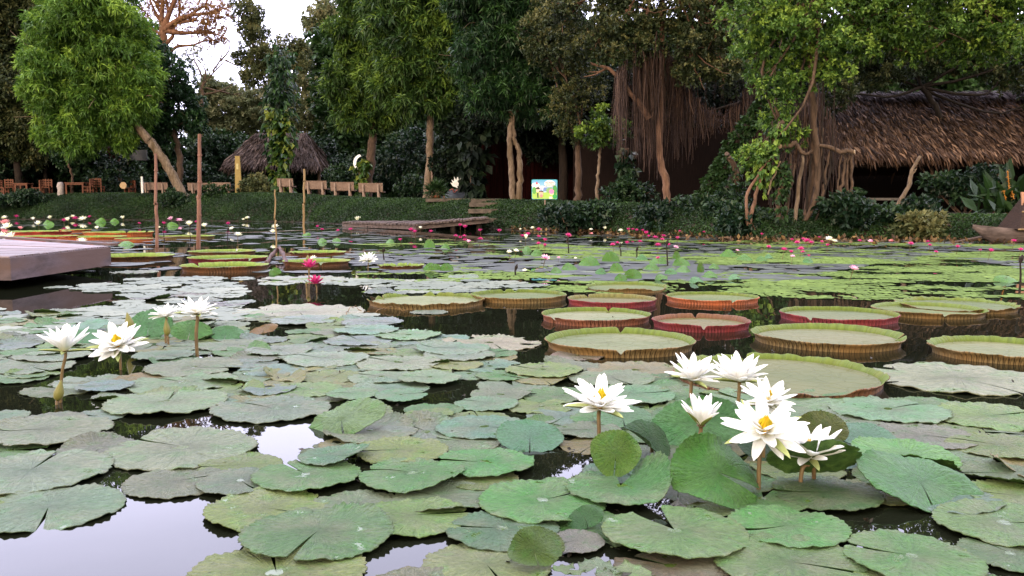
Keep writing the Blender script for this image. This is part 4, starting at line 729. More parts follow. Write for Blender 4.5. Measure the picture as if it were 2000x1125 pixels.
# ------------------------------------------------------------------ concrete bench, boat, heliconia
Yb = 22.3; q = thing('concrete_table', 'plain concrete slab bench under the edge of the thatched hall', 'bench', G_at(1733, Yb)); s = M(Yb); zt = D(1733, 389, Yb)[2]
mb = MB(); box(mb, (D(1733, 389, Yb)[0], Yb, zt), (110*s, .42, .06)); mb.build('seat', M_concrete, q)
for px in (1697, 1770):
    x = D(px, 400, Yb)[0]; mb = MB(); hexa(mb, [(x-.11, Yb-.15, .35), (x+.13, Yb-.15, .35), (x+.13, Yb+.15, .35), (x-.11, Yb+.15, .35), (x-.1, Yb-.15, zt-.03), (x+.1, Yb-.15, zt-.03), (x+.1, Yb+.15, zt-.03), (x-.1, Yb+.15, zt-.03)]); mb.build('leg', M_concrete, q)
# boat
Yo = 17.6; mb = MB(); q = thing('wooden_boat', 'weathered wooden boat moored at the right edge, bow raised to the left', 'boat', (D(1960, 465, Yo)[0], Yo, 0)); L0, L1 = D(1900, 440, Yo)[0], D(2210, 460, Yo)[0]; n = 16; rows = []
for k in range(n+1):
    t_ = k/n; x = L0+(L1-L0)*t_; half = .36*math.sin(min(t_*1.6, 1)*math.pi/2)**.8+.012; top = .21+.16*(1-t_)**2.5; bot = -.06+.36*max(0, 1-t_*5.5)**1.5
    ring = [(x, Yo-half, top), (x+.0, Yo-half*.82, (top+bot)/2), (x, Yo-half*.3, bot), (x, Yo+half*.3, bot), (x, Yo+half*.82, (top+bot)/2), (x, Yo+half, top), (x, Yo+half-.04*min(1, half*8), top), (x, Yo+half*.2, bot+.1*min(1, half*4)), (x, Yo-half*.2, bot+.1*min(1, half*4)), (x, Yo-half+.04*min(1, half*8), top)]
    rows.append(ring)
m_ = 10; i = np.arange(n)[:, None]*m_; j = np.arange(m_)[None]; mb.add(np.array(rows).reshape(-1, 3), np.stack([i+j, i+(j+1) % m_, i+m_+(j+1) % m_, i+m_+j], -1).reshape(-1, 4)); mb.build('hull', M_dockwood, q, True)
xb0, xb1 = D(1968, 440, Yo)[0], D(2140, 440, Yo)[0]; zb, zt = D(1985, 447, Yo)[2], D(1995, 377, Yo)[2]
mb = MB(); hexa(mb, [(xb0, Yo-.4, zb), (xb1, Yo-.4, zb), (xb1, Yo+.4, zb), (xb0, Yo+.4, zb), (xb0+.33, Yo-.04, zt), (xb1-.33, Yo-.04, zt), (xb1-.33, Yo+.04, zt), (xb0+.33, Yo+.04, zt)]); mb.build('cabin_cover', rock_mat('matting', (.016, .009, .008), (.042, .024, .019), 16, .9, .5, (1, 1, 3)), q)
for f_ in (0.0, .48, .85):
    mb = MB(); zq = zb+(zt-zb)*f_; ins = .33*f_; ya = .41-.37*f_; tube(mb, [(xb0+ins-.02, Yo-ya, zq), (xb1-ins, Yo-ya, zq)], .016, 6); mb.build('batten', M_bamboo, q)
mb = MB(); hexa(mb, [(xb0+.22, Yo-.1, zt-.28), (xb0+.5, Yo-.1, zt-.28), (xb0+.5, Yo-.06, zt-.28), (xb0+.22, Yo-.06, zt-.28), (xb0+.2, Yo-.08, zt+.02), (xb0+.6, Yo-.08, zt+.02), (xb0+.6, Yo-.04, zt+.02), (xb0+.2, Yo-.04, zt+.02)]); mb.build('pale_flap', plain('pale_orange_cloth', (.38, .19, .12)), q)
q = thing('boat_plank', 'half sunken grey plank lying at the bank left of the boat', 'plank', W(1860, 472)); mb = MB(); tube(mb, [W(1858, 476)+np.array((0, 0, .02)), D(1925, 463, 18.2)], [.02, .05], 6); mb.build('plank', B_brown, q)
c = G_at(1965, 21.0); q = thing('heliconia', 'tall leafy plant with hanging orange flower spikes above the boat', 'plant', c); mb = MB()
N = unit(rng.normal(size=(46, 3))*np.array((1, .6, .4))+np.array((0, 0, 1.0))); base = D(1965, 400, 21.0)
leaves(mb, np.tile(base, (46, 1))+rng.normal(size=(46, 3))*np.array((.35, .2, .3)), N, 2, .75, .2, .25, .5, rng.uniform(.1, .6, 46)); mb.build('foliage', G['cover'], q); mb = MB(); tube(mb, [c-np.array((0, 0, .1)), base], .04, 6); mb.build('stem', M_stem, q)
for px, y0, y1 in ((1968, 335, 375), (1960, 372, 388), (1976, 372, 388)):
    mb = MB(); a = D(px, y0, 20.7); b = D(px+4, y1, 20.7); nn = int((y1-y0)/3)
    P = a+(b-a)*np.linspace(0, 1, nn)[:, None]; leaves(mb, P, np.tile((0, -.3, .6), (nn, 1)), 3, .065, .03, .3, 1.0, rng.uniform(.2, .8, nn)); tube(mb, [a, b], .012, 5); mb.build('flower_spike', leaf_mat('orange_bract', (.25, .08, .01), (.38, .15, .02), (.5, .26, .03), .5, .2), q)

# ------------------------------------------------------------------ poles standing in the water
def pole(label, px, yt, yb, r, mat, bend=0.0, name='wooden_pole', cat='pole'):
    p0 = W(px, yb); Yp = p0[1]; p1 = D(px+bend, yt, Yp); q = thing(name, label, cat, p0); mb = MB(); m = (p0+p1)/2+np.array((bend*M(Yp)*.3, 0, 0))
    pp = smoothline([p0-np.array((0, 0, .5)), p0*.6+p1*.4+np.array((rng.normal()*.01, 0, 0)), m, p1], 16, .006); tube(mb, pp, np.linspace(r*1.1, r*.9, 16)*M(Yp), 9, rough=.05); mb.build('shaft', mat, q, True)
    for k in range(3 if r < 3 else 4):
        i = rng.integers(4, 14); mb = MB(); tube(mb, [pp[i]-np.array((0, 0, .012)), pp[i]+np.array((0, 0, .012))], r*1.22*M(Yp), 9); mb.build('knot', mat, q)
pole('reddish wooden pole, tallest of the poles standing in the water', 387, 262, 485, 3.8, M_pole, 3); pole('thinner brown pole standing in the water left of the tallest one', 306, 300, 482, 3.0, M_pole, -2)
pole('tall straight bamboo pole in front of the right end of the hut', 594, 330, 458, 2.2, M_bamboo, 0, 'bamboo_pole'); pole('short thin bamboo stick standing in the water left of the tall bamboo pole', 537, 370, 484, 1.5, M_bamboo, 0, 'bamboo_pole')
# low wooden dock by the far bank
q = thing('wooden_dock', 'low warped wooden dock lying along the far bank', 'dock', W(800, 452)); 
def zat(px, py, Y): return D(px, py, Y)
fl_, fm, fr = zat(668, 433, 30.5), zat(812, 437, 26.0), zat(955, 424, 26.5); bl, bm, br = zat(690, 431, 34), zat(840, 431, 30), zat(940, 422, 30)
for (a, b_2, c_, d_) in ((fl_, fm, bm, bl), (fm, fr, br, bm)):
    mb = MB(); N = 22
    for k in range(N):
        t0, t1 = k/N+.004, (k+1)/N-.004; v = [a+(b_2-a)*t0, a+(b_2-a)*t1, d_+(c_-d_)*t1, d_+(c_-d_)*t0]; dz = np.array((0, 0, rng.uniform(-.012, .012))); ov = (v[0]-v[3])*rng.uniform(0, .02)
        v = [v[0]+dz+ov, v[1]+dz+ov, v[2]+dz, v[3]+dz]; hexa(mb, [p-np.array((0, 0, .05)) for p in v]+v)
    mb.build('deck_boards', M_dockwood, q)
    mb = MB(); o0 = np.array((0, .06, -.055)); hexa(mb, [a+o0-np.array((0, 0, .12)), b_2+o0-np.array((0, 0, .12)), b_2+o0+np.array((0, .08, -.12)), a+o0+np.array((0, .08, -.12)), a+o0, b_2+o0, b_2+o0+np.array((0, .08, 0)), a+o0+np.array((0, .08, 0))]); mb.build('edge_beam', M_dockwood, q)
for p in (fl_+np.array((.5, .2, 0)), fl_*.6+fm*.4+np.array((0, .2, 0)), fm+np.array((.1, .2, 0)), fm*.5+fr*.5+np.array((0, .2, 0)), fr+np.array((-.3, .2, 0)), bm, bl):
    mb = MB(); tube(mb, [(p[0], p[1], -.4), (p[0], p[1], p[2]-.06)], .09, 7, rough=.05); mb.build('support_post', B_dark, q, True)
# near platform on the left
A, Bc = W(23, 567), W(218, 533); zt, zb = .285, .088; back = np.array((*W(-110, 460.5, .285)[:2], 0)); far = np.array((A[0]-7, A[1]+.35, 0)); q = thing('platform', 'low concrete-edged platform with pale plank top at the left edge', 'platform', (A[0]-2, 9, 0))
ring = [A, Bc, back, far]; M_edge = rock_mat('platform_edge', (.045, .032, .035), (.115, .082, .090), 4.0, .75, .35, (1, .6, 2.2), (.085, .052, .047)); M_top = rock_mat('platform_planks', (.115, .085, .092), (.21, .16, .172), 6, .55, .5, (.15, 3, 1), (.095, .072, .075), spec=.35)
cen = sum(ring)/4; v = [np.array((p[0], p[1], zb)) for p in ring]+[np.array((p[0], p[1], zt)) for p in ring]; mb = MB(); hexa(mb, v); mb.build('edge_slab', M_edge, q)
mb = MB(); N = 15; ins = [cen+(p-cen)*.992 for p in ring]
for k in range(N):
    t0, t1 = k/N+.005, (k+1)/N-.005; a, b_2, c_, d_ = (ins[0]+(ins[1]-ins[0])*t0, ins[0]+(ins[1]-ins[0])*t1, ins[3]+(ins[2]-ins[3])*t1, ins[3]+(ins[2]-ins[3])*t0); z0 = zt+.002; z1 = zt+.016+rng.uniform(-.003, .003)
    hexa(mb, [(p[0], p[1], z0) for p in (a, d_, c_, b_2)][::-1]+[(p[0], p[1], z1) for p in (a, d_, c_, b_2)][::-1])
mb.build('top_planks', M_top, q)
mb = MB(); e0, e1 = Bc, back; dv = unit((e1-e0)[None])[0]; pv = np.array((-dv[1], dv[0], 0))*-1; hexa(mb, [(*(e0+pv*-.0)[:2], zt+.018), (*e1[:2], zt+.018), (*(e1+pv*.09)[:2], zt+.018), (*(e0+pv*.09)[:2], zt+.018), (*e0[:2], zt+.045), (*e1[:2], zt+.045), (*(e1+pv*.09)[:2], zt+.045), (*(e0+pv*.09)[:2], zt+.045)]); mb.build('edge_strip', M_edge, q)
for p in (cen, A*.15+cen*.85, Bc*.6+cen*.4, back*.6+cen*.4, far*.6+cen*.4):
    mb = MB(); tube(mb, [(p[0], p[1], -.6), (p[0], p[1], zb)], .17, 10, rough=.03); mb.build('support_post', B_dark, q, True)
# thin lines stretched over the water
def string(label, a, b, Y0, Y1):
    pp = smoothline([D(*a, Y0), (D(*a, Y0)+D(*b, Y1))/2-np.array((0, 0, .05)), D(*b, Y1)], 16); return small('rope', label, 'rope', lambda m: tube(m, pp, .006, 5), M_stone)
string('thin pale line stretched from the platform across the red giant pads', (100, 471), (410, 456), 15, 19)
string('thin pale line running just above the water left of the far dock', (410, 456), (760, 437), 19, 27)

# ------------------------------------------------------------------ labels by landmark
LM = [((218, 500), 'the platform corner'), ((610, 530), 'the magenta pair'), ((175, 668), 'the two leftmost white lilies'), ((385, 612), 'the brown-stemmed white lily'), ((1172, 785), 'the lone white lily'), ((1500, 800), 'the white lily cluster'),
      ((670, 820), 'the big diagonal leaf'), ((230, 1050), 'the large sky reflection'), ((795, 1085), 'the small sky reflection'), ((1210, 668), 'the heart-notched giant pad'), ((1525, 725), 'the largest giant pad'), ((1930, 680), 'the rightmost giant pad'), ((832, 585), 'the ragged rusty giant pad'),
      ((387, 430), 'the tallest pole'), ((594, 430), 'the tall bamboo pole'), ((800, 440), 'the far dock'), ((1063, 440), 'the picture sign'), ((1290, 450), 'the root-draped fig'), ((1560, 460), 'the prop roots'), ((1740, 460), 'the concrete bench'), ((1930, 460), 'the moored boat'),
      ((80, 455), 'the red giant pads'), ((1290, 515), 'the raised leaf clump'), ((30, 640), 'the left picture edge'), ((1970, 900), 'the right picture edge')]
ORD = ['nearest', 'second nearest', 'third nearest', 'fourth nearest', 'fifth nearest', 'sixth nearest', 'seventh nearest', 'eighth nearest', 'ninth nearest', 'tenth nearest']+['%dth nearest' % k for k in range(11, 60)]
PEND = []
def later(o, what, px, py): PEND.append((o, what, px, py))
def resolve():
    bk = {}
    for o, what, px, py in PEND:
        (lx, ly), nm = min(LM, key=lambda q: ((q[0][0]-px)**2+(2.2*(q[0][1]-py))**2)); dx, dy = px-lx, (py-ly)*2.2
        d = ('right of' if dx > 0 else 'left of') if abs(dx) > abs(dy) else ('in front of' if dy > 0 else 'behind')
        bk.setdefault((what, d, nm), []).append(((dx*dx+dy*dy), o))
    for (what, d, nm), l in bk.items():
        l.sort(key=lambda q: q[0])
        for k, (_, o) in enumerate(l): o['label'] = f'{what} {d} {nm}' + ('' if len(l) == 1 else f', {ORD[k]}')

# ------------------------------------------------------------------ lily pads
def pad_verts(seed, nr=12, ns=None, notch=.10, und=.02, tooth=.022, nt=44, curls=(), ripple=.012, yscale=1.0, bend=0.0, gap_up=0.0, rot=0.0, cone=0.0):
    ns = ns or nt*4; rg = np.random.default_rng(seed); r = np.concatenate([[0.0], np.linspace(.12, .9, nr-4), [.95, .985, 1.0]]); nrr = len(r)
    a = np.linspace(notch, 2*math.pi-notch, ns+1); o1, o2, o3 = rg.uniform(0, 6.28, 3)
    sh = 1+.014*np.sin(2*a+o1)+.008*np.sin(3*a+o2)
    tri = np.abs(((a*nt/(2*math.pi)) % 1)-.5)*2; tamp = np.interp(a*nt/(2*math.pi), np.arange(nt+1), rg.uniform(.4, 1.25, nt+1)); th = tooth*1.15*(tri-.8)*tamp
    end = np.clip(np.minimum(a-notch, 2*math.pi-notch-a)/.22, 0, 1)**.5; sh = sh*(.90+.10*end)
    bite = np.zeros_like(a)
    for _ in range(rg.integers(0, 4)):
        a0 = rg.uniform(0, 6.28); bite += rg.uniform(.02, .08)*np.exp(-((a-a0)/rg.uniform(.015, .04))**2)
    RR = r[:, None]*(sh[None]+th[None]*(r[:, None]**26)-bite[None]*r[:, None]**8); X = RR*np.cos(a+math.pi/2)[None]; Y = RR*np.sin(a+math.pi/2)[None]; rr_ = np.broadcast_to(r[:, None], X.shape)
    s1, s2, s3, s4 = rg.uniform(0, 6.28, 4)
    Z = und*(np.sin(X*3.1+s1)*np.cos(Y*2.7+s2)+.5*np.sin(X*6.3+Y*4.1+s3))*rr_**.7+ripple*np.sin(a*11+s4)[None]*rr_**7+ripple*.7*np.sin(a*23+s1)[None]*rr_**12
    Z += tooth*.6*(tri[None]-.4)*rr_**16*(1+np.sin(a*4+s2))[None]*.5 + cone*rr_**1.5
    for th_, st, am in curls:
        q = X*math.cos(th_)+Y*math.sin(th_); e = np.clip(q-st, 0, None); Z = Z+am*e**1.4; pull = .35*am*e**1.8; X = X-pull*math.cos(th_); Y = Y-pull*math.sin(th_)
    if gap_up: Z = Z+gap_up*np.exp(-((np.minimum(a-notch, 2*math.pi-notch-a))/.5)**2)[None]*rr_**2
    if rot: X, Y = X*math.cos(rot)-Y*math.sin(rot), X*math.sin(rot)+Y*math.cos(rot)
    Y = Y*yscale
    if bend: Z = Z-bend*np.abs(X)**1.7
    V = np.stack([X, Y, Z], -1); return V, nrr, ns+1
def pad_mesh(name, top, under=P_under, xf=None, **k):
    V, n1, n2 = pad_verts(**k)
    if xf is not None: V = V @ xf.T
    mb = MB(); i = np.arange(n1-1)[:, None]*n2; j = np.arange(n2-1)[None]; f = np.stack([i+j, i+n2+j, i+n2+j+1, i+j+1], -1).reshape(-1, 4)
    nrm = np.array((0, 0, 1.)) if xf is None else xf @ np.array((0, 0, 1.))
    mb.add(V.reshape(-1, 3), f[:, ::1], 0); Bv = V-nrm*.012; mb.add(Bv.reshape(-1, 3), f[:, ::-1], 1)
    o1 = (n1-1)*n2; N0 = n1*n2; e = np.arange(n2-1); mb.v.append(np.zeros((0, 3))); mb.a.append(np.zeros(0)); mb.f.append((np.stack([o1+e, N0+o1+e, N0+o1+e+1, o1+e+1], -1), 0))
    return mb.mesh(name, [top, under], True)
GREY = (.086, .116, .076); GREEN = (.048, .112, .030); FRESH = (.035, .100, .040); DEEP = (.016, .062, .016); YEL = (.092, .130, .034); OLIVE = (.06, .085, .014); LIME = (.09, .19, .03); LIL = (.10, .105, .105)
VAR = [pad_mesh('lily_pad_surface', P_pad, seed=100+k, notch=[.03, .02, .06, .16, .03, .02, .10, .04, .02, .22, .03, .02][k], und=.012+.010*(k % 3), curls=[(), (), ((1.0, .5, .6),), (), ((3.9, .6, .55),), (), (), ((5.2, .45, .5),), (), (), ((2.4, .6, .6), (5.0, .7, .5)), ()][k], tooth=.022+.005*(k % 3), nt=38+3*k) for k in range(12)]
USED = []
def pad_at(px, py, w, col, me, z=.01, tilt=(0, 0), rot=None, label=None, name='lily_pad', what=None, group='lily pads floating on the pond'):
    p = W(px, py, z); depth = p[1]; R = w/2*M(depth*math.cos(PITCH)); o = bpy.data.objects.new(name, me); COL.objects.link(o)
    if rot is None: rot = random.uniform(0, 6.28)
    m = Matrix.Translation(Vector(p)) @ Matrix.Rotation(tilt[0], 4, 'X') @ Matrix.Rotation(tilt[1], 4, 'Y') @ Matrix.Rotation(rot, 4, 'Z') @ Matrix.Diagonal((R, R, R, 1))
    o.matrix_basis = m; o.color = (*[q*1.68*(random.uniform(.85, 1.12)*(.95 if q not in GREY+GREEN+YEL+LIL else 1)) for q in col], 1); o['category'] = 'lily pad'
    if group: o['group'] = group
    if label: o['label'] = label
    else: later(o, what or 'flat lily pad', px, py)
    USED.append((p[0], p[1], R)); return o
# (px, py, width, colour, layer, notch direction deg (0 = away, 180 = towards viewer), options, label)
PADS = [
 (95, 838, 242, GREY, 3, 100, dict(curls=((1.3, .55, .35),)), 'grey-green pad with a pale folded-back rear edge below the bud at the far left'),
 (60, 918, 310, GREY, 2, 5, dict(und=.012), 'large grey pad with a small pale star at its middle, left edge'),
 (95, 990, 285, GREY, 1, 200, dict(tooth=.03), 'grey pad with a pale wet streak lying just above the large sky reflection'),
 (356, 874, 292, GREY, 2, 60, dict(notch=.03), 'wide grey pad behind the sky reflection with an olive wet notch at right'),
 (345, 940, 205, GREY, 1, 300, dict(tooth=.03), 'tan-grey pad between two bigger pads at the top of the sky reflection'),
 (470, 938, 172, GREY, 2, 220, {}, 'rounded grey pad on the upper right shore of the sky reflection'),
 (598, 925, 216, GREEN, 3, 40, dict(und=.012), 'pale green pad with one small olive spot left of the folded yellow-green pad'),
 (522, 992, 250, YEL, 1, 250, dict(tooth=.035), 'toothed yellowish pad along the right shore of the sky reflection'),
 (620, 1037, 304, GREEN, 3, 170, dict(notch=.05, curls=((4.3, .72, .6),)), 'big pad with a pale wet centre and a dark split at its front edge'),
 (808, 1006, 232, YEL, 2, 285, dict(notch=.07), 'pad with pale radiating veins and a dark notch pointing right'),
 (540, 1118, 365, YEL, 1, 20, dict(tooth=.04, und=.03), 'crinkled yellow-green pad cut off by the bottom edge, left of centre'),
 (655, 889, 146, (.060, .125, .080), 4, 250, dict(curls=((1.6, .2, .4), (3.0, .6, .3)), tooth=.03), 'small bluish cupped pad with a toothed raised back rim'),
 (785, 878, 190, YEL, 3, 100, dict(und=.03), 'pad with an olive wet corner behind the folded yellow-green pad'),
 (805, 924, 218, GREEN, 4, 70, dict(und=.03, curls=((4.6, .55, .4),)), 'pad with a broad olive fold across its front left of the bright wavy pad'),
 (947, 900, 200, (.05, .15, .04), 4, 90, dict(und=.05, tooth=.03, nt=34), 'bright wavy pad with a scalloped front edge in the centre'),
 (940, 934, 150, YEL, 1, 10, {}, 'pale pad mostly under the bright wavy pad'),
 (1060, 975, 262, (.052, .130, .036), 3, 300, dict(und=.035), 'large green pad with an olive centre in front of the small upright leaf'),
 (983, 1032, 232, (.05, .12, .05), 2, 80, dict(und=.02), 'smooth blue-green pad in front of the large green one with the olive centre'),
 (950, 1102, 262, (.12, .17, .07), 1, 200, dict(und=.03), 'pale yellow-green pad at the bottom edge carrying the curled dark leaf'),
 (1122, 1056, 124, (.14, .15, .12), 2, 120, dict(tooth=.03), 'pale creamy pad with a green flap folded up on top'),
 (1318, 1035, 292, (.062, .135, .038), 4, 18, dict(notch=.26, und=.022, tooth=.022), 'big flat pad with a green star centre and a wide notch, lower centre right'),
 (1212, 948, 222, (.055, .125, .038), 5, -12, dict(notch=.24, curls=((.5, .35, .95),), und=.02), 'pad with its right side curled up below the small upright leaf'),
 (1540, 1026, 240, (.055, .15, .045), 3, 100, dict(tooth=.045, und=.04, nt=40), 'bright sharply toothed pad right of the big star-centred pad'),
 (1545, 1098, 305, (.065, .125, .04), 2, 250, dict(und=.02), 'large pad at the bottom edge under the sharply toothed one'),
 (1782, 1085, 268, (.065, .135, .038), 3, 60, dict(und=.03, tooth=.03), 'large pad with a long olive wet patch near the lower right'),
 (1615, 962, 216, (.03, .08, .015), 2, 80, dict(und=.03), 'dark shaded green pad directly under the white lily cluster'),
 (1960, 1020, 268, (.075, .125, .04), 2, 270, dict(tooth=.03), 'pad with a jagged edge at the lower right side of the picture'),
 (1965, 925, 180, (.075, .12, .045), 2, 80, dict(curls=((2.9, .5, .4),)), 'grey-green pad with a lifted left point at the right edge'),
 (1975, 1080, 200, (.07, .12, .045), 1, 20, {}, 'pale pad in the lower right corner'),
 (1985, 968, 190, YEL, 1, 60, {}, 'long yellowish sliver of pad at the right edge'),
 (1950, 868, 200, YEL, 2, 60, dict(und=.02), 'yellow-grey pad right of the bright curled-rim leaf'),
 (1800, 850, 205, GREY, 2, 250, {}, 'grey pad behind the bright curled-rim leaf'), (1735, 798, 232, (.085, .14, .095), 3, 300, dict(und=.02), 'blue-green pad in front of the right end of the largest ragged giant pad'),
 (1640, 818, 155, GREY, 2, 20, {}, 'bluish pad behind the olive upright leaf'), (1935, 812, 232, YEL, 2, 290, dict(und=.02), 'yellowish pad below the tan sunken pad at right'),
 (1500, 795, 330, (.06, .10, .05), 1, 30, {}, 'wide dim pad under the stems of the white lily cluster'),
 (1063, 721, 156, YEL, 2, 60, {}, 'olive-grey pad in front of the small tan rotting pad'), (1195, 737, 172, GREY, 2, 200, {}, 'grey pad behind the lone white lily'), (1235, 768, 175, (.07, .13, .08), 3, 280, dict(und=.02), 'green pad right behind the lone white lily'),
 (1150, 838, 130, GREY, 2, 100, {}, 'grey pad with a snail at the stem of the lone white lily'),
 (325, 783, 234, GREY, 3, 10, dict(curls=((1.6, .8, 1.0),)), 'large clear-edged oval grey pad with a tiny green flap at its back, left of centre'),
 (379, 716, 193, GREY, 2, 250, {}, 'oval grey pad at the stem foot of the lily over the folded leaves'), (358, 746, 214, GREY, 1, 60, {}, 'pale oval pad between the lily stem and the clear-edged oval pad'),
 (320, 692, 120, GREY, 3, 240, {}, 'small oval pad left of the stem of the lily over the folded leaves'), (452, 673, 136, GREY, 2, 260, {}, 'oval pad right of the stem of the lily over the folded leaves'), (104, 694, 148, GREY, 3, 80, {}, 'oval pad just behind the stem of the leftmost white lily'),
 (62, 715, 160, GREY, 2, 230, {}, 'oval pad left of the stem of the leftmost white lily'), (36, 738, 112, GREEN, 1, 60, {}, 'greenish pad low at the left edge below the leftmost white lily'), (205, 752, 110, (.11, .17, .14), 3, 100, dict(und=.03), 'pale bluish ragged pad below the reflection of the second white lily'),
 (592, 624, 128, (.12, .16, .14), 3, 60, {}, 'bluish oval pad in front of the brown rolled rim'), (728, 628, 122, (.12, .16, .14), 3, 250, {}, 'bluish oval pad directly before the brown rolled rim, right one'), (715, 643, 130, (.11, .16, .13), 4, 60, {}, 'bluish oval pad overlapping in front of the one by the brown rolled rim'),
 (797, 653, 134, (.09, .155, .09), 3, 60, dict(tooth=.045), 'fresh green sharply toothed pad at the edge of the dark open water'), (700, 664, 137, (.11, .15, .13), 2, 30, {}, 'bluish pad left of the sharply toothed green one'),
 (885, 679, 152, (.10, .155, .10), 4, 80, dict(curls=((1.4, .5, .4),)), 'pad with a raised back edge left of the small tan rotting pad'), (897, 692, 142, (.10, .15, .10), 3, 60, {}, 'pad in front of the one with the raised back edge'), (637, 699, 170, (.11, .15, .13), 3, 60, {}, 'bluish ribbed pad in the middle of the pad field'),
 (545, 683, 132, (.11, .15, .12), 2, 80, {}, 'bluish pad left in the middle of the pad field'), (778, 707, 170, (.12, .16, .11), 3, 60, dict(und=.03), 'pale pad with a low green hump at its left end'), (890, 711, 112, (.12, .14, .04), 2, 60, {}, 'pad with a yellow-green wet front edge beside the dark water'),
 (840, 736, 128, (.10, .155, .10), 4, 80, {}, 'smooth pad overlapping two others above the toothed pair'), (745, 735, 136, (.10, .145, .11), 2, 60, {}, 'pad left under the smooth overlapping pad'), (688, 767, 106, (.095, .16, .09), 4, 90, dict(tooth=.05), 'left one of the two sharply toothed pads above the diagonal leaf'),
 (784, 770, 108, (.095, .16, .10), 4, -60, dict(tooth=.05), 'right one of the two sharply toothed pads above the diagonal leaf'), (530, 796, 232, GREY, 2, 60, {}, 'wide grey pad left of the big diagonal leaf'), (838, 808, 100, YEL, 3, 250, dict(und=.04), 'pale crumpled pad behind the big diagonal leaf'),
 (945, 833, 192, (.075, .135, .10), 2, 250, dict(und=.02), 'large blue-green pad left of the fresh cupped pad'), (950, 786, 130, (.09, .145, .095), 2, 60, {}, 'green pad right of the dark gap above the fresh cupped pad'), (905, 862, 150, GREY, 1, 60, {}, 'grey pad partly under the big blue-green one in the centre')]
for k, (px, py, w, col, lay, nd_, opt, lab) in enumerate(PADS):
    o_ = dict(seed=300+k, notch=.05, und=.026, tooth=.036); o_.update(opt)
    if 'nt' not in o_: o_['nt'] = 46
    me = pad_mesh('lily_pad_surface', P_fresh if col[1] > .165 and col[0] < .1 else P_pad, **o_)
    pad_at(px, py, w, col, me, .003+.0045*lay, (random.gauss(0, R_(.5)), random.gauss(0, R_(.5))), R_(nd_), lab)
# raised and upright leaves: (px, py, w, h, tilt deg from level, roll deg, colour, base height, options, label)
def raised(px, py, w, h, tilt, roll, col, zc, opt, label, top=None, rot=180.0, name='lily_leaf', what=None, group=None, res=None):
    zc *= .78; p = W(px, py, zc); depth = p[1]; al = math.atan2(CH-zc, depth); t_ = R_(tilt); sx = w/2*M(depth); sy = h/2*M(depth)/max(.15, abs(math.sin(t_+al)))
    o_ = dict(seed=int(px*7+py), notch=.03, und=.045, tooth=.034, yscale=sy/sx, rot=R_(rot)); o_.update(opt)
    if res: o_.update(nr=8, ns=60)
    me = pad_mesh('leaf_blade', top or P_fresh, **o_); root = thing(name, label or '', 'lily leaf', (p[0], p[1]+.02, 0), group)
    o = bpy.data.objects.new('blade', me); COL.objects.link(o); o.parent = root; o.color = (*[q*1.3 for q in col], 1)
    o.matrix_basis = Matrix.Translation(Vector(p)-Vector(root.location)) @ Matrix.Rotation(R_(roll), 4, 'Y') @ Matrix.Rotation(t_, 4, 'X') @ Matrix.Diagonal((sx, sx, sx, 1))
    c = np.array(p); mb = MB(); tube(mb, smoothline([(c[0]+.02, c[1]+.05, -.12), (c[0]+.015, c[1]+.04, zc*.4), c-np.array((0, 0, .006))], 6), .006 if depth < 6 else .01, 6); mb.build('stalk', M_stem, root, True)
    if not label: later(root, what, px, py)
    return root
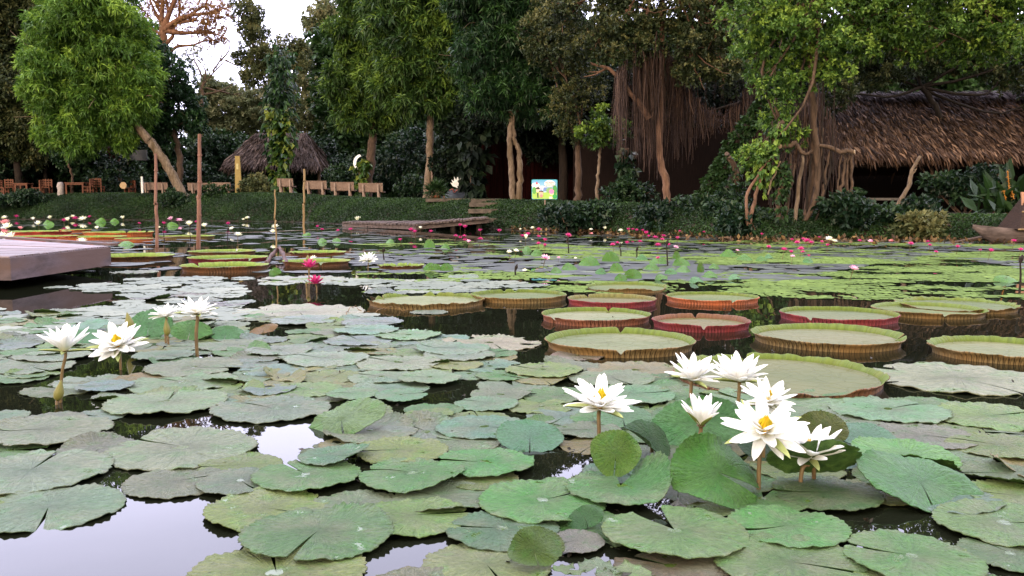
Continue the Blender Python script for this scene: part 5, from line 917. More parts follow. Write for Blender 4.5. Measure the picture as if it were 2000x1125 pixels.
RA = [
 (1203, 886, 112, 96, 60, 8, (.06, .125, .012), .10, dict(bend=.25, und=.08, curls=((2.7, .25, .8), (.3, .55, .7)), tooth=.045), 'small upright yellow-green leaf standing at the stem of the lone white lily'),
 (1402, 922, 196, 162, 44, 8, (.034, .110, .014), .10, dict(bend=.35, und=.10, curls=((2.6, .35, -.7), (.2, .4, .6), (4.6, .5, .5)), notch=.14, rotx=1), 'biggest upright dark green leaf, two-lobed, in front of the white lily cluster'),
 (1362, 826, 200, 105, 40, -12, (.05, .14, .045), .09, dict(bend=.12, und=.04), 'broad lighter green leaf rising behind the cup-shaped white lily'),
 (1797, 942, 262, 132, 20, 12, (.036, .110, .030), .05, dict(und=.06, curls=((4.4, .6, -.35),), tooth=.03), 'very large dark green leaf tilted up right of the white lily cluster'),
 (1770, 890, 220, 76, 12, 6, (.07, .17, .045), .045, dict(curls=((1.6, .3, .55),), tooth=.035), 'bright green leaf with a curled-up back rim behind the very large dark leaf'),
 (1590, 893, 190, 66, -52, 0, (.02, .06, .02), .11, dict(und=.04), 'dark bowl-like leaf seen from beneath under the lowest white lily'),
 (1610, 834, 108, 64, 62, 10, (.07, .085, .012), .10, dict(bend=.1), 'olive upright leaf with a bright midrib right of the white lily cluster'),
 (1035, 852, 138, 70, 20, 5, (.04, .12, .06), .035, dict(und=.03, tooth=.035, curls=((2.6, .5, .3),)), 'fresh cupped blue-green leaf left of the lone white lily'),
 (668, 820, 184, 72, 30, -22, (.085, .145, .06), .05, dict(und=.05, bend=.1, tooth=.03), 'big diagonal ribbed leaf lifting to the upper right in the centre'),
 (1042, 1072, 112, 92, 54, -18, (.05, .095, .012), .05, dict(bend=.3, und=.09, curls=((.9, .2, .9), (3.3, .4, -.7)), tooth=.04), 'dark curled-over leaf standing at the bottom edge'),
 (1142, 1010, 78, 46, 48, -20, (.04, .11, .04), .035, dict(bend=.2), 'green flap folded up on the pale creamy pad'),
 (1268, 856, 110, 70, 40, 25, (.02, .065, .015), .08, dict(bend=.3, curls=((1.0, .2, .9),)), 'very dark leaf behind the small upright yellow-green leaf'),
 (1215, 812, 120, 50, 16, 0, (.05, .12, .045), .04, dict(und=.04, tooth=.03), 'mid green leaf behind the stem of the lone white lily'),
 (1500, 870, 120, 70, 35, 0, (.012, .045, .012), .05, dict(), 'deeply shaded leaf between the stems of the white lily cluster'),
 (1690, 850, 130, 56, 20, 5, (.05, .125, .07), .05, dict(tooth=.03), 'blue-green leaf right of the lowest white lily'),
 (290, 634, 96, 62, 58, -8, (.05, .14, .06), .09, dict(bend=.1), 'upright green leaf left of the white lily over the folded leaves'),
 (372, 645, 84, 40, 55, 6, (.055, .15, .04), .07, dict(bend=.1), 'upright green leaf right behind the brown lily stem'),
 (442, 651, 70, 30, 40, 4, (.045, .13, .05), .04, dict(), 'green leaf lifted right of the folded leaves'),
 (170, 637, 88, 26, 18, -8, (.08, .16, .12), .04, dict(und=.05), 'bluish lifted leaf behind the two white lilies at the left'),
 (165, 657, 70, 30, 35, 0, (.05, .14, .07), .05, dict(), 'green leaf between the two white lilies at the left'),
 (515, 643, 60, 18, 30, -14, (.13, .07, .015), .05, dict(), 'rusty yellow leaf lifted at a slant left of the pad field'),
 (905, 540, 60, 10, 12, 0, (.12, .15, .12), .02, dict(), 'low bluish leaf in front of the broken giant pad')]
for a in RA:
    rt = -105 if a[8].pop('rotx', 0) else 180
    raised(*a, rot=rt)
EM = [(1050, 495, 24, 16, 40), (1152, 514, 44, 26, 42), (1193, 506, 34, 28, 62), (1205, 524, 26, 20, 50), (1235, 538, 36, 24, 60), (1213, 542, 24, 14, 45), (1290, 510, 38, 18, 35), (1275, 522, 30, 16, 30), (1330, 514, 34, 20, 45), (1322, 500, 14, 18, 70), (1340, 526, 34, 14, 20), (1369, 526, 13, 26, 80), (1388, 536, 38, 11, 18), (1398, 520, 22, 10, 30),
      (1425, 497, 40, 18, 38), (1458, 503, 44, 12, 15), (1487, 505, 24, 9, 20), (1290, 540, 26, 10, 25), (1110, 522, 34, 15, 30), (838, 480, 22, 24, 60), (870, 481, 18, 9, 40), (762, 471, 18, 8, 20), (628, 470, 22, 9, 25), (655, 469, 18, 9, 30), (843, 522, 36, 17, 60), (872, 523, 26, 17, 60), (1965, 543, 50, 13, 12), (1580, 508, 20, 12, 40), (1503, 500, 16, 8, 20), (1255, 503, 22, 12, 45), (1310, 530, 24, 12, 40), (1175, 530, 22, 12, 45), (1360, 545, 30, 10, 15), (1440, 540, 30, 10, 15),
      (195, 433, 22, 14, 50), (90, 437, 24, 12, 50), (222, 432, 18, 10, 50), (332, 440, 26, 11, 50), (240, 475, 50, 9, 15), (1085, 528, 22, 12, 30), (1030, 486, 18, 9, 30), (535, 530, 24, 14, 60), (600, 458, 18, 7, 25)]
for k, (px, py, w, h, ti) in enumerate(EM):
    raised(px, py, w*1.05, h*1.1, ti, random.uniform(-18, 18), (.05, .135, .006) if k < 27 or k > 33 else (.06, .16, .05), .05, dict(bend=.6, und=.06, tooth=.01), None, res=1, what='small bright leaf sticking up', rot=random.uniform(-60, 60), group='bright leaves standing above the floating weed')

# ------------------------------------------------------------------ giant pads
V_lime = rim_mat('giant_pad_rim_inside_lime', False, (.095, .135, .022))
def giant(label, px, py, w, col, inner, rimpx, notches=(), rag=0.06, rot=0.0, floor=(.16, .19, .12), flare=.10, gaps=(), tilt=(0, 0), name='giant_water_lily_pad'):
    flare *= .7; hh = rimpx*.64*M(W(px, py)[1]); p = W(px, py, hh*.6); depth = p[1]; R = w/2*M(depth)/(1+flare*hh/(w/2*M(depth))*2); p[2] = .004
    root = thing(name, label, 'giant lily pad', p, 'giant round water lily pads with upturned rims'); n = 192; a = np.arange(n)*2*math.pi/n
    def dent(a, lst, wd): 
        v = np.zeros(n)
        for q in lst: dlt = (a-R_(q)+math.pi) % (2*math.pi)-math.pi; v = np.maximum(v, np.exp(-(dlt/wd)**2))
        return v
    # angles: 90 = far side, 270 = towards viewer
    dn = dent(a, notches, .035); gp = np.zeros(n)
    for q0, q1 in gaps: dlt = (a-R_((q0+q1)/2)+math.pi) % (2*math.pi)-math.pi; gp = np.maximum(gp, 1/(1+np.exp((np.abs(dlt)-R_((q1-q0)/2))*30)))
    s = rng.uniform(0, 6.28, 6); ragn = rag*(np.sin(a*7+s[0])+.8*np.sin(a*17+s[1])+.7*np.sin(a*31+s[2])+.5*np.sin(a*57+s[3]))/2.5
    h = hh*np.clip(1+.05*np.sin(a*2+s[4])+.04*np.sin(a*5+s[5])+.018*np.sin(a*23+s[1])-dn*.93-gp*.92+ragn, .05, 1.6); rad = R*(1-.05*dn+.012*np.sin(a*3+s[2]))
    def ring(r, z): return np.stack([p[0]+r*np.cos(a), p[1]+r*np.sin(a), p[2]+z*np.ones(n)], -1)
    fz = .006; rings = [ring(R*q, fz+.003*np.sin(a*3*q+s[0])*q) for q in (.02, .3, .6, .85, .95)]+[ring(rad*.985, fz+.006)]
    def quads(k): i = np.arange(k-1)[:, None]*n; j = np.arange(n)[None]; jj = (j+1) % n; return np.stack([i+j, i+jj, i+n+jj, i+n+j], -1).reshape(-1, 4)
    mb = MB(); mb.add(np.concatenate(rings), quads(len(rings))[:, ::-1]); mb.add(rings[0], tuple(range(n))); fo = mb.build('leaf_floor', V_floor, root, True); fo.color = (floor[0]*.50, floor[1]*.52, floor[2]*.34, 1)
    fl_ = flare*(1+rag*np.sin(a*19+s[3])*.8); prof = [(.985, .0), (1.0, .25), (1.0, .6), (1.0, .97)]
    inn = [ring(rad*.985+h*fl_*1.5*q*q*2, fz+h*q) for _, q in prof]; wv = .0012*np.sin(a*48)+.004*np.sin(a*9+s[0])
    outr = [ring(rad*.985+h*fl_*1.5*q*q*2+.006+wv, fz+h*q) for _, q in prof[::-1]]; outr += [ring(rad*.99+.004, -.02)]
    lip = ring(rad*.985+h*fl_*3+.003, fz+h*1.0+.002)
    allr = inn+[lip]+outr; mb = MB(); q = quads(len(allr)); k1 = n*(len(inn)); mb.add(np.concatenate(allr), q[:k1][:, ::-1], 0); mb.v.append(np.zeros((0, 3))); mb.a.append(np.zeros(0)); mb.f.append((q[k1:][:, ::-1], 1))
    rm = mb.build('upturned_rim', [inner, V_out], root, True); rm.color = (*col, 1)
    root.rotation_euler = (R_(tilt[0]), R_(tilt[1]), 0)
    USED.append((p[0], p[1], R*1.08)); return root
RUST, GOLD, CRIM, PINKR = (.115, .062, .036), (.135, .098, .046), (.15, .030, .038), (.15, .064, .042)
giant('large giant pad with notches back and front, green inside, rusty outside, centre', 1210, 669, 288, GOLD, V_green, 19, (82, 264), floor=(.19, .21, .15), flare=.35)
giant('giant pad with reddish orange rim and small notch at its front left corner', 1164, 619, 212, PINKR, V_green, 14, (70, 213), floor=(.24, .25, .20), flare=.25)
giant('crimson giant pad with brown inner rim and a dark split in its front', 1368, 631, 186, CRIM, V_brown, 16, (85, 262), floor=(.20, .16, .10), flare=.25)
giant('crimson giant pad with olive inside, behind the orange-rimmed one', 1195, 588, 172, CRIM, V_olive, 12, (120,), floor=(.17, .15, .08), flare=.2)
giant('golden-rimmed giant pad left of the crimson one with olive inside', 1014, 579, 186, GOLD, V_green, 11, (95, 110), floor=(.15, .18, .08), flare=.2)
giant('ragged rusty giant pad with pale floor and broken left rim', 832, 588, 226, GOLD, V_green, 12, (150, 85), rag=.28, floor=(.24, .26, .19), gaps=((95, 118), (160, 185)), flare=.3)
giant('small giant pad with orange net-veined rim split at front centre', 1390, 583, 176, (.30, .10, .05), V_green, 10, (285,), floor=(.16, .19, .09), flare=.25)
giant('ragged brown-edged giant pad farthest back on the green weed', 1224, 562, 154, GOLD, V_green, 9, (), rag=.25, gaps=((190, 235), (300, 330)), floor=(.16, .19, .09), flare=.3)
giant('crimson-rimmed giant pad with a notch at its front left, right of centre', 1637, 617, 220, CRIM, V_green, 14, (222,), floor=(.16, .18, .12), flare=.2)
giant('giant pad with a tall pale green back rim and golden net-veined front', 1616, 659, 284, GOLD, V_green, 19, (350,), floor=(.20, .20, .15), flare=.4)
giant('giant pad with a v notch in the front, behind the crimson one at right', 1812, 607, 206, GOLD, V_green, 12, (262,), floor=(.16, .19, .08), flare=.45)
giant('ragged giant pad behind the v-notched one near the right edge', 1868, 597, 218, GOLD, V_green, 10, (), rag=.35, gaps=((200, 260),), floor=(.13, .16, .07), flare=.5)
giant('giant pad cut off by the right edge with frilly green back rim', 1955, 684, 262, GOLD, V_green, 20, (160,), rag=.12, floor=(.20, .21, .14), flare=.4)
giant('largest ragged giant pad, front rim collapsed, behind the white lily cluster', 1518, 733, 398, RUST, V_green, 20, (95,), rag=.24, floor=(.155, .165, .095), gaps=((185, 262), (270, 292)), flare=.35)
giant('half hidden giant pad at the right end of the platform', 262, 503, 148, RUST, V_lime, 12, (225,), floor=(.15, .19, .07), flare=.4)
giant('backmost of the three stacked giant pads near the tall reddish pole', 433, 493, 128, RUST, V_lime, 7, (80,), floor=(.14, .18, .06), flare=.4)
giant('crimson middle one of the three stacked giant pads', 446, 506, 150, CRIM, V_lime, 10, (205, 320), floor=(.12, .18, .05), flare=.3)
giant('front one of the three stacked giant pads, rusty orange ribs', 440, 522, 164, RUST, V_lime, 13, (150,), floor=(.14, .19, .06), flare=.35)
giant('small far giant pad behind the magenta lilies with a drooping left rim', 620, 495, 108, PINKR, V_lime, 8, (225,), rag=.12, floor=(.13, .18, .06), flare=.4)
giant('rusty giant pad right behind the upper magenta lily', 618, 513, 128, RUST, V_lime, 10, (290,), rag=.06, floor=(.13, .18, .06), flare=.4)
giant('small broken giant pad with scalloped rim right of the white mid-pond lily', 784, 521, 88, RUST, V_lime, 8, (80, 110, 210), rag=.3, floor=(.14, .18, .07), flare=.4)
RR_ = 'red giant pad behind the platform, '
giant(RR_+'leftmost with a split green back rim', 78, 455, 116, (.42, .07, .06), V_lime, 10, (80,), floor=(.12, .17, .05), flare=.4); giant(RR_+'the low one in front of the leftmost', 90, 464, 112, (.42, .07, .06), V_lime, 9, (255,), floor=(.12, .17, .05), flare=.3)
giant('small orange-red giant pad between the two longer ones behind the platform', 148, 451, 56, (.36, .12, .05), V_lime, 8, (), floor=(.14, .17, .05), flare=.3); giant('orange-rimmed giant pad with yellow-green back, right of the red ones', 232, 456, 128, (.42, .13, .05), V_lime, 9, (100, 60), floor=(.16, .2, .05), flare=.3)
giant('orange giant pad whose front rim bulges green, before the yellow-backed one', 180, 465, 126, (.42, .13, .05), V_lime, 9, (200, 250), floor=(.14, .18, .05), flare=.3); giant('flat golden giant pad between the two wooden poles', 363, 463, 108, GOLD, V_lime, 6, (), floor=(.14, .18, .05), flare=.3)
giant('low orange giant pad edge left of the thinner pole', 262, 468, 70, (.40, .13, .05), V_lime, 6, (), floor=(.14, .18, .05), flare=.3)
# rimless or collapsed giant pads
OLDM = pad_mat('old_pad_top', True, 1.3)
def old(px, py, w, col, label, seed, und=.012, tooth=.012):
    me = pad_mesh('old_pad_surface', OLDM, seed=seed, notch=.02, und=und, tooth=tooth, nt=60); return pad_at(px, py, w, [q*.62 for q in col], me, .004, (0, 0), R_(200), label, 'old_giant_pad', group=None)
old(1872, 738, 335, (.21, .205, .12), 'big flat sunken tan pad with brown specks at the right side', 901); old(955, 669, 210, (.27, .23, .19), 'pinkish tan rotting pad left of the heart-notched giant pad', 902, .03, .05); old(1128, 694, 110, (.26, .18, .15), 'small pinkish tan scrap of rotten pad touching the big heart-notched one', 903, .03, .05)
old(1240, 722, 190, (.20, .17, .08), 'golden-brown sodden pad in front of the heart-notched giant pad', 907); old(585, 609, 260, (.26, .25, .20), 'pale cream worn pad at the left of the brown rolled rim', 904, .01); old(590, 545, 170, (.20, .20, .19), 'pale flat pad behind the lower magenta lily', 905); old(838, 609, 75, (.17, .21, .12), 'small smooth pale green pad under the ragged rusty one', 906); old(262, 531, 90, (.18, .18, .16), 'pale slim pad beside the right end of the platform', 908)
q = thing('rolled_rim', 'brown rolled-up rim of a broken giant pad in front of the ragged rusty one', 'broken pad', W(732, 610)); mb = MB(); pp = smoothline([W(676, 617), W(690, 608)+np.array((0, 0, .03)), W(725, 612), W(760, 607)+np.array((0, 0, .03)), W(793, 608)], 30, .008); tube(mb, pp, .035*M(6.6)*100*.16*(1+.25*np.sin(np.arange(30)*1.9)), 8, rough=.15); mb.build('rim_fragment', rock_mat('withered_rim', (.05, .03, .015), (.20, .11, .035), 30, .7, .6), q, True)
q = thing('rolled_rim', 'dark reddish curled leaf fragment left of the magenta lilies', 'broken pad', W(540, 520)); mb = MB(); pp = smoothline([W(520, 518)+np.array((0, 0, .02)), W(532, 506)+np.array((0, 0, .05)), W(545, 502)+np.array((0, 0, .12)), W(556, 512)+np.array((0, 0, .05)), W(562, 520)], 16, .01); tube(mb, pp, .028*(1+.3*np.sin(np.arange(16)*2.1)), 8, rough=.15); mb.build('rim_fragment', rock_mat('dark_withered_rim', (.015, .008, .006), (.09, .035, .022), 12, .7, .6), q, True)

# ------------------------------------------------------------------ the rest of the flat pads, placed between the named ones
EX = [[(-50, 1035), (0, 1030), (120, 1018), (215, 990), (245, 955), (300, 970), (400, 985), (405, 1015), (470, 1060), (455, 1080), (370, 1095), (350, 1160), (-50, 1160)], [(150, 950), (225, 900), (275, 915), (255, 965), (180, 970)], [(495, 830), (605, 825), (590, 880), (495, 880)], [(215, 822), (440, 808), (500, 835), (330, 850), (215, 850)],
      [(-20, 752), (90, 748), (170, 768), (210, 790), (190, 806), (-20, 790)], [(712, 1075), (880, 1055), (850, 1090), (730, 1125)], [(770, 600), (1060, 608), (1060, 655), (900, 650), (780, 645)], [(815, 742), (935, 738), (905, 795), (835, 785)], [(1000, 655), (1070, 690), (1310, 688), (1310, 712), (1150, 706), (1000, 700)], [(1720, 752), (2060, 782), (2060, 800), (1720, 772)],
      [(1440, 600), (2060, 600), (2060, 720), (1720, 710), (1440, 700)], [(-50, 545), (225, 530), (235, 548), (60, 562), (230, 578), (225, 596), (60, 606), (-50, 600)], [(480, 555), (700, 558), (740, 600), (690, 606), (500, 606)], [(140, 690), (285, 690), (275, 730), (145, 738)], [(1060, 1082), (1440, 1092), (1440, 1160), (1060, 1160)], [(1040, 885), (1100, 880), (1150, 935), (1085, 945)], [(1520, 995), (1650, 1005), (1800, 1030), (2000, 1060), (1800, 1062), (1640, 1020)], [(520, 630), (570, 632), (560, 662), (500, 655)]]
def inside(x, y, pl):
    c_ = False; j = len(pl)-1
    for i in range(len(pl)):
        if (pl[i][1] > y) != (pl[j][1] > y) and x < (pl[j][0]-pl[i][0])*(y-pl[i][1])/(pl[j][1]-pl[i][1])+pl[i][0]: c_ = not c_
        j = i
    return c_
REG = [(-80, 597), (480, 597), (700, 606), (800, 640), (960, 655), (1060, 705), (1310, 722), (1420, 775), (1720, 772), (2080, 802), (2080, 1175), (-80, 1175)]
REG2 = [(-40, 590), (60, 566), (210, 548), (330, 540), (720, 545), (900, 545), (1060, 556), (1060, 565), (700, 575), (500, 600), (-40, 612)]
nf = 0; tries = 0; fillers = []
exw = [[W(x, y)[:2] for x, y in e] for e in EX]
while nf < 350 and tries < 40000:
    tries += 1
    if random.random() < .90: px, py = random.uniform(-80, 2080), 597+(random.random()**2.1)*578; ok = inside(px, py, REG); R = random.uniform(.105, .170)
    else: px, py = random.uniform(-40, 1060), random.uniform(541, 605); ok = inside(px, py, REG2); R = random.uniform(.10, .20)
    if not ok: continue
    p = W(px, py); edge = [(p[0]+R*.72*math.cos(q), p[1]+R*.72*math.sin(q)) for q in (0, .78, 1.57, 2.35, 3.14, 3.9, 4.7, 5.5)]
    if any(inside(x, y, e) for e in exw for x, y in edge) or any(inside(p[0], p[1], e) for e in exw): continue
    kk = (.58 if tries < 9000 else .47)*(.86 if py < 790 and px < 960 else 1)
    if any((p[0]-x)**2+(p[1]-y)**2 < (kk*(R+r))**2 for x, y, r in USED): continue
    USED.append((p[0], p[1], R)); fillers.append((px, py, R)); nf += 1
fillers.sort(key=lambda q: -q[2]*q[2]*(q[1]-HZ)**3)
REST = fillers[212:]; fillers = fillers[:212]
for k, (px, py, R) in enumerate(fillers):
    col = (GREY, GREY, GREEN, YEL, (.10, .14, .12))[k % 5] if px < 900 else (GREEN, YEL, GREEN, GREY, (.085, .14, .10))[k % 5]; wh = {0: 'plain grey-green pad', 1: 'yellowish flat pad', 2: 'flat green pad'}[0 if col in (GREY, (.10, .14, .12)) else 1 if col == YEL else 2]
    if py < 600: col = LIL; wh = 'pale lilac-grey pad lying flat'  # sky sheen on the far pads put into their tint
    elif k % 9 == 4: col = (.125, .105, .035); wh = 'yellow-brown ageing pad'
    y = W(px, py)[1]; o = pad_at(px, py, 2*R/M(y*math.cos(PITCH)), col, VAR[random.randrange(12)], .002+.006*random.random(), (random.gauss(0, R_(.5)), random.gauss(0, R_(.5))), None, None, what=wh); USED.pop()
mb = MB()
for k, (px, py, R) in enumerate(REST):
    V, a1, a2 = pad_verts(seed=500+k, nr=7, ns=40, notch=.05, und=.02, tooth=.0, nt=20, rot=k*1.3); p = W(px, py, .004+.006*random.random()); i = np.arange(a1-1)[:, None]*a2; j = np.arange(a2-1)[None]
    mb.add(V.reshape(-1, 3)*R+p, np.stack([i+j, i+a2+j, i+a2+j+1, i+j+1], -1).reshape(-1, 4), 0, float(np.clip(random.gauss(.5, .2), 0, 1)))
G['padfar'] = leaf_mat('distant_pad_surface', (.05, .07, .04), (.09, .11, .065), (.14, .155, .10), .5, .1, .4); kind(mb.build('distant_lily_pads', G['padfar']), 'stuff')
print('PADS', len(PADS), 'fill', nf, 'tries', tries)
# sunken olive leaves and floating bits
for px, py, w, lab in ((120, 760, 150, 'murky olive leaf lying just under the surface by the leftmost lily bud'), (640, 880, 110, 'olive rotten leaf under the back of the small bluish cupped pad'), (905, 712, 70, 'slim olive sunken leaf beside the dark gap'), (1310, 1105, 230, 'brown decaying leaf mass at the bottom edge under the star-centred pad')):
    me = pad_mesh('sunken_surface', OLDM, seed=int(px), notch=.1, und=.02, tooth=.05, nt=24); pad_at(px, py, w, (.045, .06, .012) if px != 1310 else (.09, .065, .03), me, .002, (0, 0), 1.0, lab, 'sunken_leaf', group=None)
n = 9; px = rng.uniform(0, 2000, n); py = rng.uniform(600, 1120, n); P = np.array([W(a, b, .035+rng.uniform(0, .01)) for a, b in zip(px, py)]); mb = MB(); leaves(mb, P, np.tile((0, 0, .05), (n, 1)), 1, .022, .012, 0, 1.0, rng.uniform(0, 1, n)); 
mb = MB(); n = 160; px = rng.uniform(500, 2000, n); py = 600+rng.random(n)**1.5*520; P = np.array([W(a, b, .001) for a, b in zip(px, py)]); leaves(mb, P, np.tile((0, 0, .0), (n, 1)), 3, .016, .010, 0, .9, rng.uniform(0, .3, n)); kind(mb.build('floating_debris', leaf_mat('wet_debris', (.01, .008, .006), (.04, .03, .02), (.09, .07, .03), .6, 0)), 'stuff')
# chewed leaf scraps at the bottom edge
for k, (px, py, w) in enumerate(((1110, 1112, 70), (1165, 1108, 80), (1235, 1118, 90), (1190, 1125, 60))):
    me = pad_mesh('leaf_scrap_surface', P_pad, seed=950+k, notch=.4, und=.08, tooth=.45, nt=9); pad_at(px, py, w, (.16, .21, .12), me, .02, (R_(random.uniform(-8, 8)), R_(random.uniform(-8, 8))), None, None, 'leaf_scrap', 'pale chewed leaf scrap', group='chewed leaf scraps at the bottom edge')

# ------------------------------------------------------------------ duckweed and far small leaves
def fbm(x, y, s=0.0): return noise.fractal(Vector((x, y, s)), .8, 2.1, 4)
mb = MB(); V_, Fc, A_ = [], [], []; cs = .062
for Yc in np.arange(6.8, 24.5, cs*1.4):
    x_lo, x_hi = -Yc*.40, Yc*.66
    pyc = HZ+F*CH/Yc
    for Xc in np.arange(x_lo, x_hi, cs):
        pxc = 1000+Xc/Yc*F/1.0
        g = 0.0
        if pxc > 560: g = np.interp(pxc, [560, 760, 1000, 1500, 2100], [-.38, -.12, -.05, .05, .06])
        else: g = -.4 if pxc > 380 else -9
        g += np.interp(pyc, [455, 470, 500, 560, 585, 600], [-.75, -.12, .06, .08, .0, -.7])
        if g < -.6: continue
        v = fbm(Xc*.38, Yc*.5, 3.1)*.5+fbm(Xc*1.6, Yc*2.3, 8.0)*.34
        if v+g > .02:
            nv = len(V_); jx = rng.uniform(-.03, .03, 8); sx = cs*.62*min(1, .45+(v+g)*4)
            V_ += [(Xc-sx+jx[0], Yc-cs*.8+jx[1], .003), (Xc+sx+jx[2], Yc-cs*.8+jx[3], .003), (Xc+sx+jx[4], Yc+cs*.8+jx[5], .003), (Xc-sx+jx[6], Yc+cs*.8+jx[7], .003)]; Fc.append((nv, nv+1, nv+2, nv+3)); t_ = min(1, max(0, .42+v*.5+rng.normal()*.08)); A_ += [t_]*4
print('duckweed cells', len(Fc))
V_ = np.array(V_); V_[:, 2] += np.repeat(rng.uniform(0, .003, len(Fc)), 4); mb.add(V_, Fc, 0, np.array(A_)); G['duck'] = leaf_mat('duckweed_leaf', (.028, .045, .012), (.090, .135, .030), (.16, .22, .055), .8, 0, .05)
kind(mb.build('duckweed', G['duck']), 'stuff')
mb = MB(); cnt = 0; ang = np.arange(9)*2*math.pi/9
for k in range(5200):
    pyc = 429+rng.random()**1.25*150; pxc = rng.uniform(-60, 2060); p = W(pxc, pyc)
    if p[1] > edgeY(p[0])-.3 or (pyc > 548 and pxc > 1060): continue
    if pyc > 532 and pxc < 1060: continue
    if fbm(p[0]*.3, p[1]*.22, 20.) < -.12 + (.1 if pyc > 520 else 0): continue
    if any((p[0]-x)**2+(p[1]-y)**2 < (r*.95+.05)**2 for x, y, r in USED if r > .3): continue
    r = rng.uniform(.07, .19)*(1.25 if pyc < 470 else 1); v = np.stack([p[0]+r*np.cos(ang)*rng.uniform(.85, 1.1, 9), p[1]+r*np.sin(ang), np.full(9, .004+rng.uniform(0, .004))], 1); mb.add(v, tuple(range(9)), 0, float(np.clip(rng.normal(.4, .22), 0, 1))); cnt += 1
G['small'] = leaf_mat('small_floating_leaf', (.012, .015, .011), (.030, .036, .026), (.070, .085, .050), .5, 0, .3); kind(mb.build('small_floating_leaves', G['small']), 'stuff')

# ------------------------------------------------------------------ flowers
def petal_grid(L=1.0, wd=.27, cup=.10, curve=.10, tipup=.0, n=9, m=5, blunt=.6):
    t_ = np.linspace(0, 1, n); prof = wd/2*np.sin(np.pi*np.clip(t_, 0, 1)**.75)**blunt*(1-.12*t_); prof[0] = wd*.13; prof[-1] = .004; s = np.linspace(-1, 1, m)
    X_ = np.repeat(t_[:, None]*L, m, 1); Y_ = prof[:, None]*s[None]; Z_ = curve*np.sin(t_*math.pi*.5)[:, None]**2*.6*L*0+curve*(t_**2)[:, None]+cup*(s**2)[None]*(prof/wd*2)[:, None]*.6+tipup*(t_**5)[:, None]; Z_ = Z_+0*Y_
    return np.stack([X_, Y_, Z_], -1).reshape(-1, 3), n, m
def petal_mesh(mats, two=False, **k):
    v, n, m = petal_grid(**k); i = np.arange(n-1)[:, None]*m; j = np.arange(m-1)[None]; f = np.stack([i+j, i+m+j, i+m+j+1, i+j+1], -1).reshape(-1, 4); mb = MB(); mb.add(v, f, 0)
    if two: mb.add(v-np.array((0, 0, .014)), f[:, ::-1], 1)
    return mb.mesh('petal', mats, True)
def petal_set(mat, pre): return [petal_mesh([mat, mat], True, wd=.33, cup=.12, curve=c_, blunt=.5, tipup=tu) for c_, tu in ((-.05, .02), (.06, .04), (.14, .02), (.0, -.03))]
PW = petal_set(P_white, 'w'); PPk = petal_set(P_pink, 'p'); SEP = petal_mesh([P_sepin, P_sepal], True, wd=.25, cup=.14, curve=.02); SEPP = petal_mesh([P_pink, P_sepal], True, wd=.25, cup=.14, curve=.02)
def stamen_mesh(n=40, h=.60, r=.15, closed=.8):
    mb = MB()
    for k in range(n):
        a = k*2.39996; q = .25+.75*math.sqrt(k/n); b0 = np.array((math.cos(a)*r*q*.6, math.sin(a)*r*q*.6, .03)); tp = np.array((math.cos(a)*r*(q*(1-closed)+.12), math.sin(a)*r*(q*(1-closed)+.12), h*(1.05-.35*q))); md = np.array((math.cos(a)*r*q, math.sin(a)*r*q, h*.5)); sd = np.array((-math.sin(a), math.cos(a), 0))*.022
        mb.add([b0-sd, b0+sd, md+sd*1.1, tp, md-sd*1.1], (0, 1, 2, 3, 4), 0, [.9, .9, .4, .15, .4] if q > .6 else [.95]*5)
    return mb.mesh('stamens', P_stamen, True)
ST_c = stamen_mesh(40, .58, .17, .8); ST_o = stamen_mesh(38, .34, .22, .25)
def lily(label, px, py, w, yb, whorls, tilt=(0, 0), stem_r=.006, name='white_water_lily', bx=None, P=PW, S=SEP, sep=4, sepel=8, st=ST_c, seed=0, cat='water lily', group='tall white water lilies', stemtop=None):
    rg = random.Random(seed+int(px)); p0 = W(bx if bx else px, yb); depth = p0[1]; p1 = D(px, py, depth); R = w/2*M(depth); root = thing(name, label, cat, p0, group)
    hm = Matrix.Translation(Vector(p1-p0)) @ Matrix.Rotation(R_(tilt[0]), 4, 'X') @ Matrix.Rotation(R_(tilt[1]), 4, 'Y')
    for wi, (n, el, ln) in enumerate(whorls):
        for k in range(n):
            a = 2*math.pi*(k+.5*(wi % 2))/n+rg.uniform(-.10, .10)+wi*.3; e = R_(el+rg.uniform(-6, 6)); L = R*ln*rg.uniform(.92, 1.06)/max(.6, math.cos(R_(min(el, 35))))
            m = hm @ Matrix.Rotation(a, 4, 'Z') @ Matrix.Translation((R*.03, 0, R*.03*wi)) @ Matrix.Rotation(-e, 4, 'Y') @ Matrix.Rotation(rg.uniform(-.25, .25), 4, 'X') @ Matrix.Diagonal((L, L*rg.uniform(.85, 1.1), L, 1))
            child(root, 'petal', P[rg.randrange(4)], m)
    for k in range(sep):
        a = 2*math.pi*(k+.25)/sep+rg.uniform(-.1, .1); e = R_(sepel+rg.uniform(-5, 5)); L = R*1.02
        child(root, 'sepal', S, hm @ Matrix.Rotation(a, 4, 'Z') @ Matrix.Translation((R*.03, 0, -R*.03)) @ Matrix.Rotation(-e, 4, 'Y') @ Matrix.Diagonal((L, L*.95, L, 1)))
    if st: child(root, 'stamens', st, hm @ Matrix.Diagonal((R, R, R*1.15, 1)))
    nrm = hm.to_3x3() @ Vector((0, 0, 1)); top = Vector(p1-p0); mb = MB()
    pts = [np.array((0, 0, -.15)), np.array(top)*.45+np.array((rg.uniform(-.008, .008), 0, 0)), np.array(top-nrm*R*.25), np.array(top+nrm*R*.03)]
    tube(mb, smoothline(pts, 14), np.concatenate([np.full(12, stem_r), [stem_r*1.6, stem_r*2.4]]), 8, rough=.02); o = mb.build('stem', M_stem, None, True); l0 = Vector(o.location); o.parent = root; o.location = l0
    return root
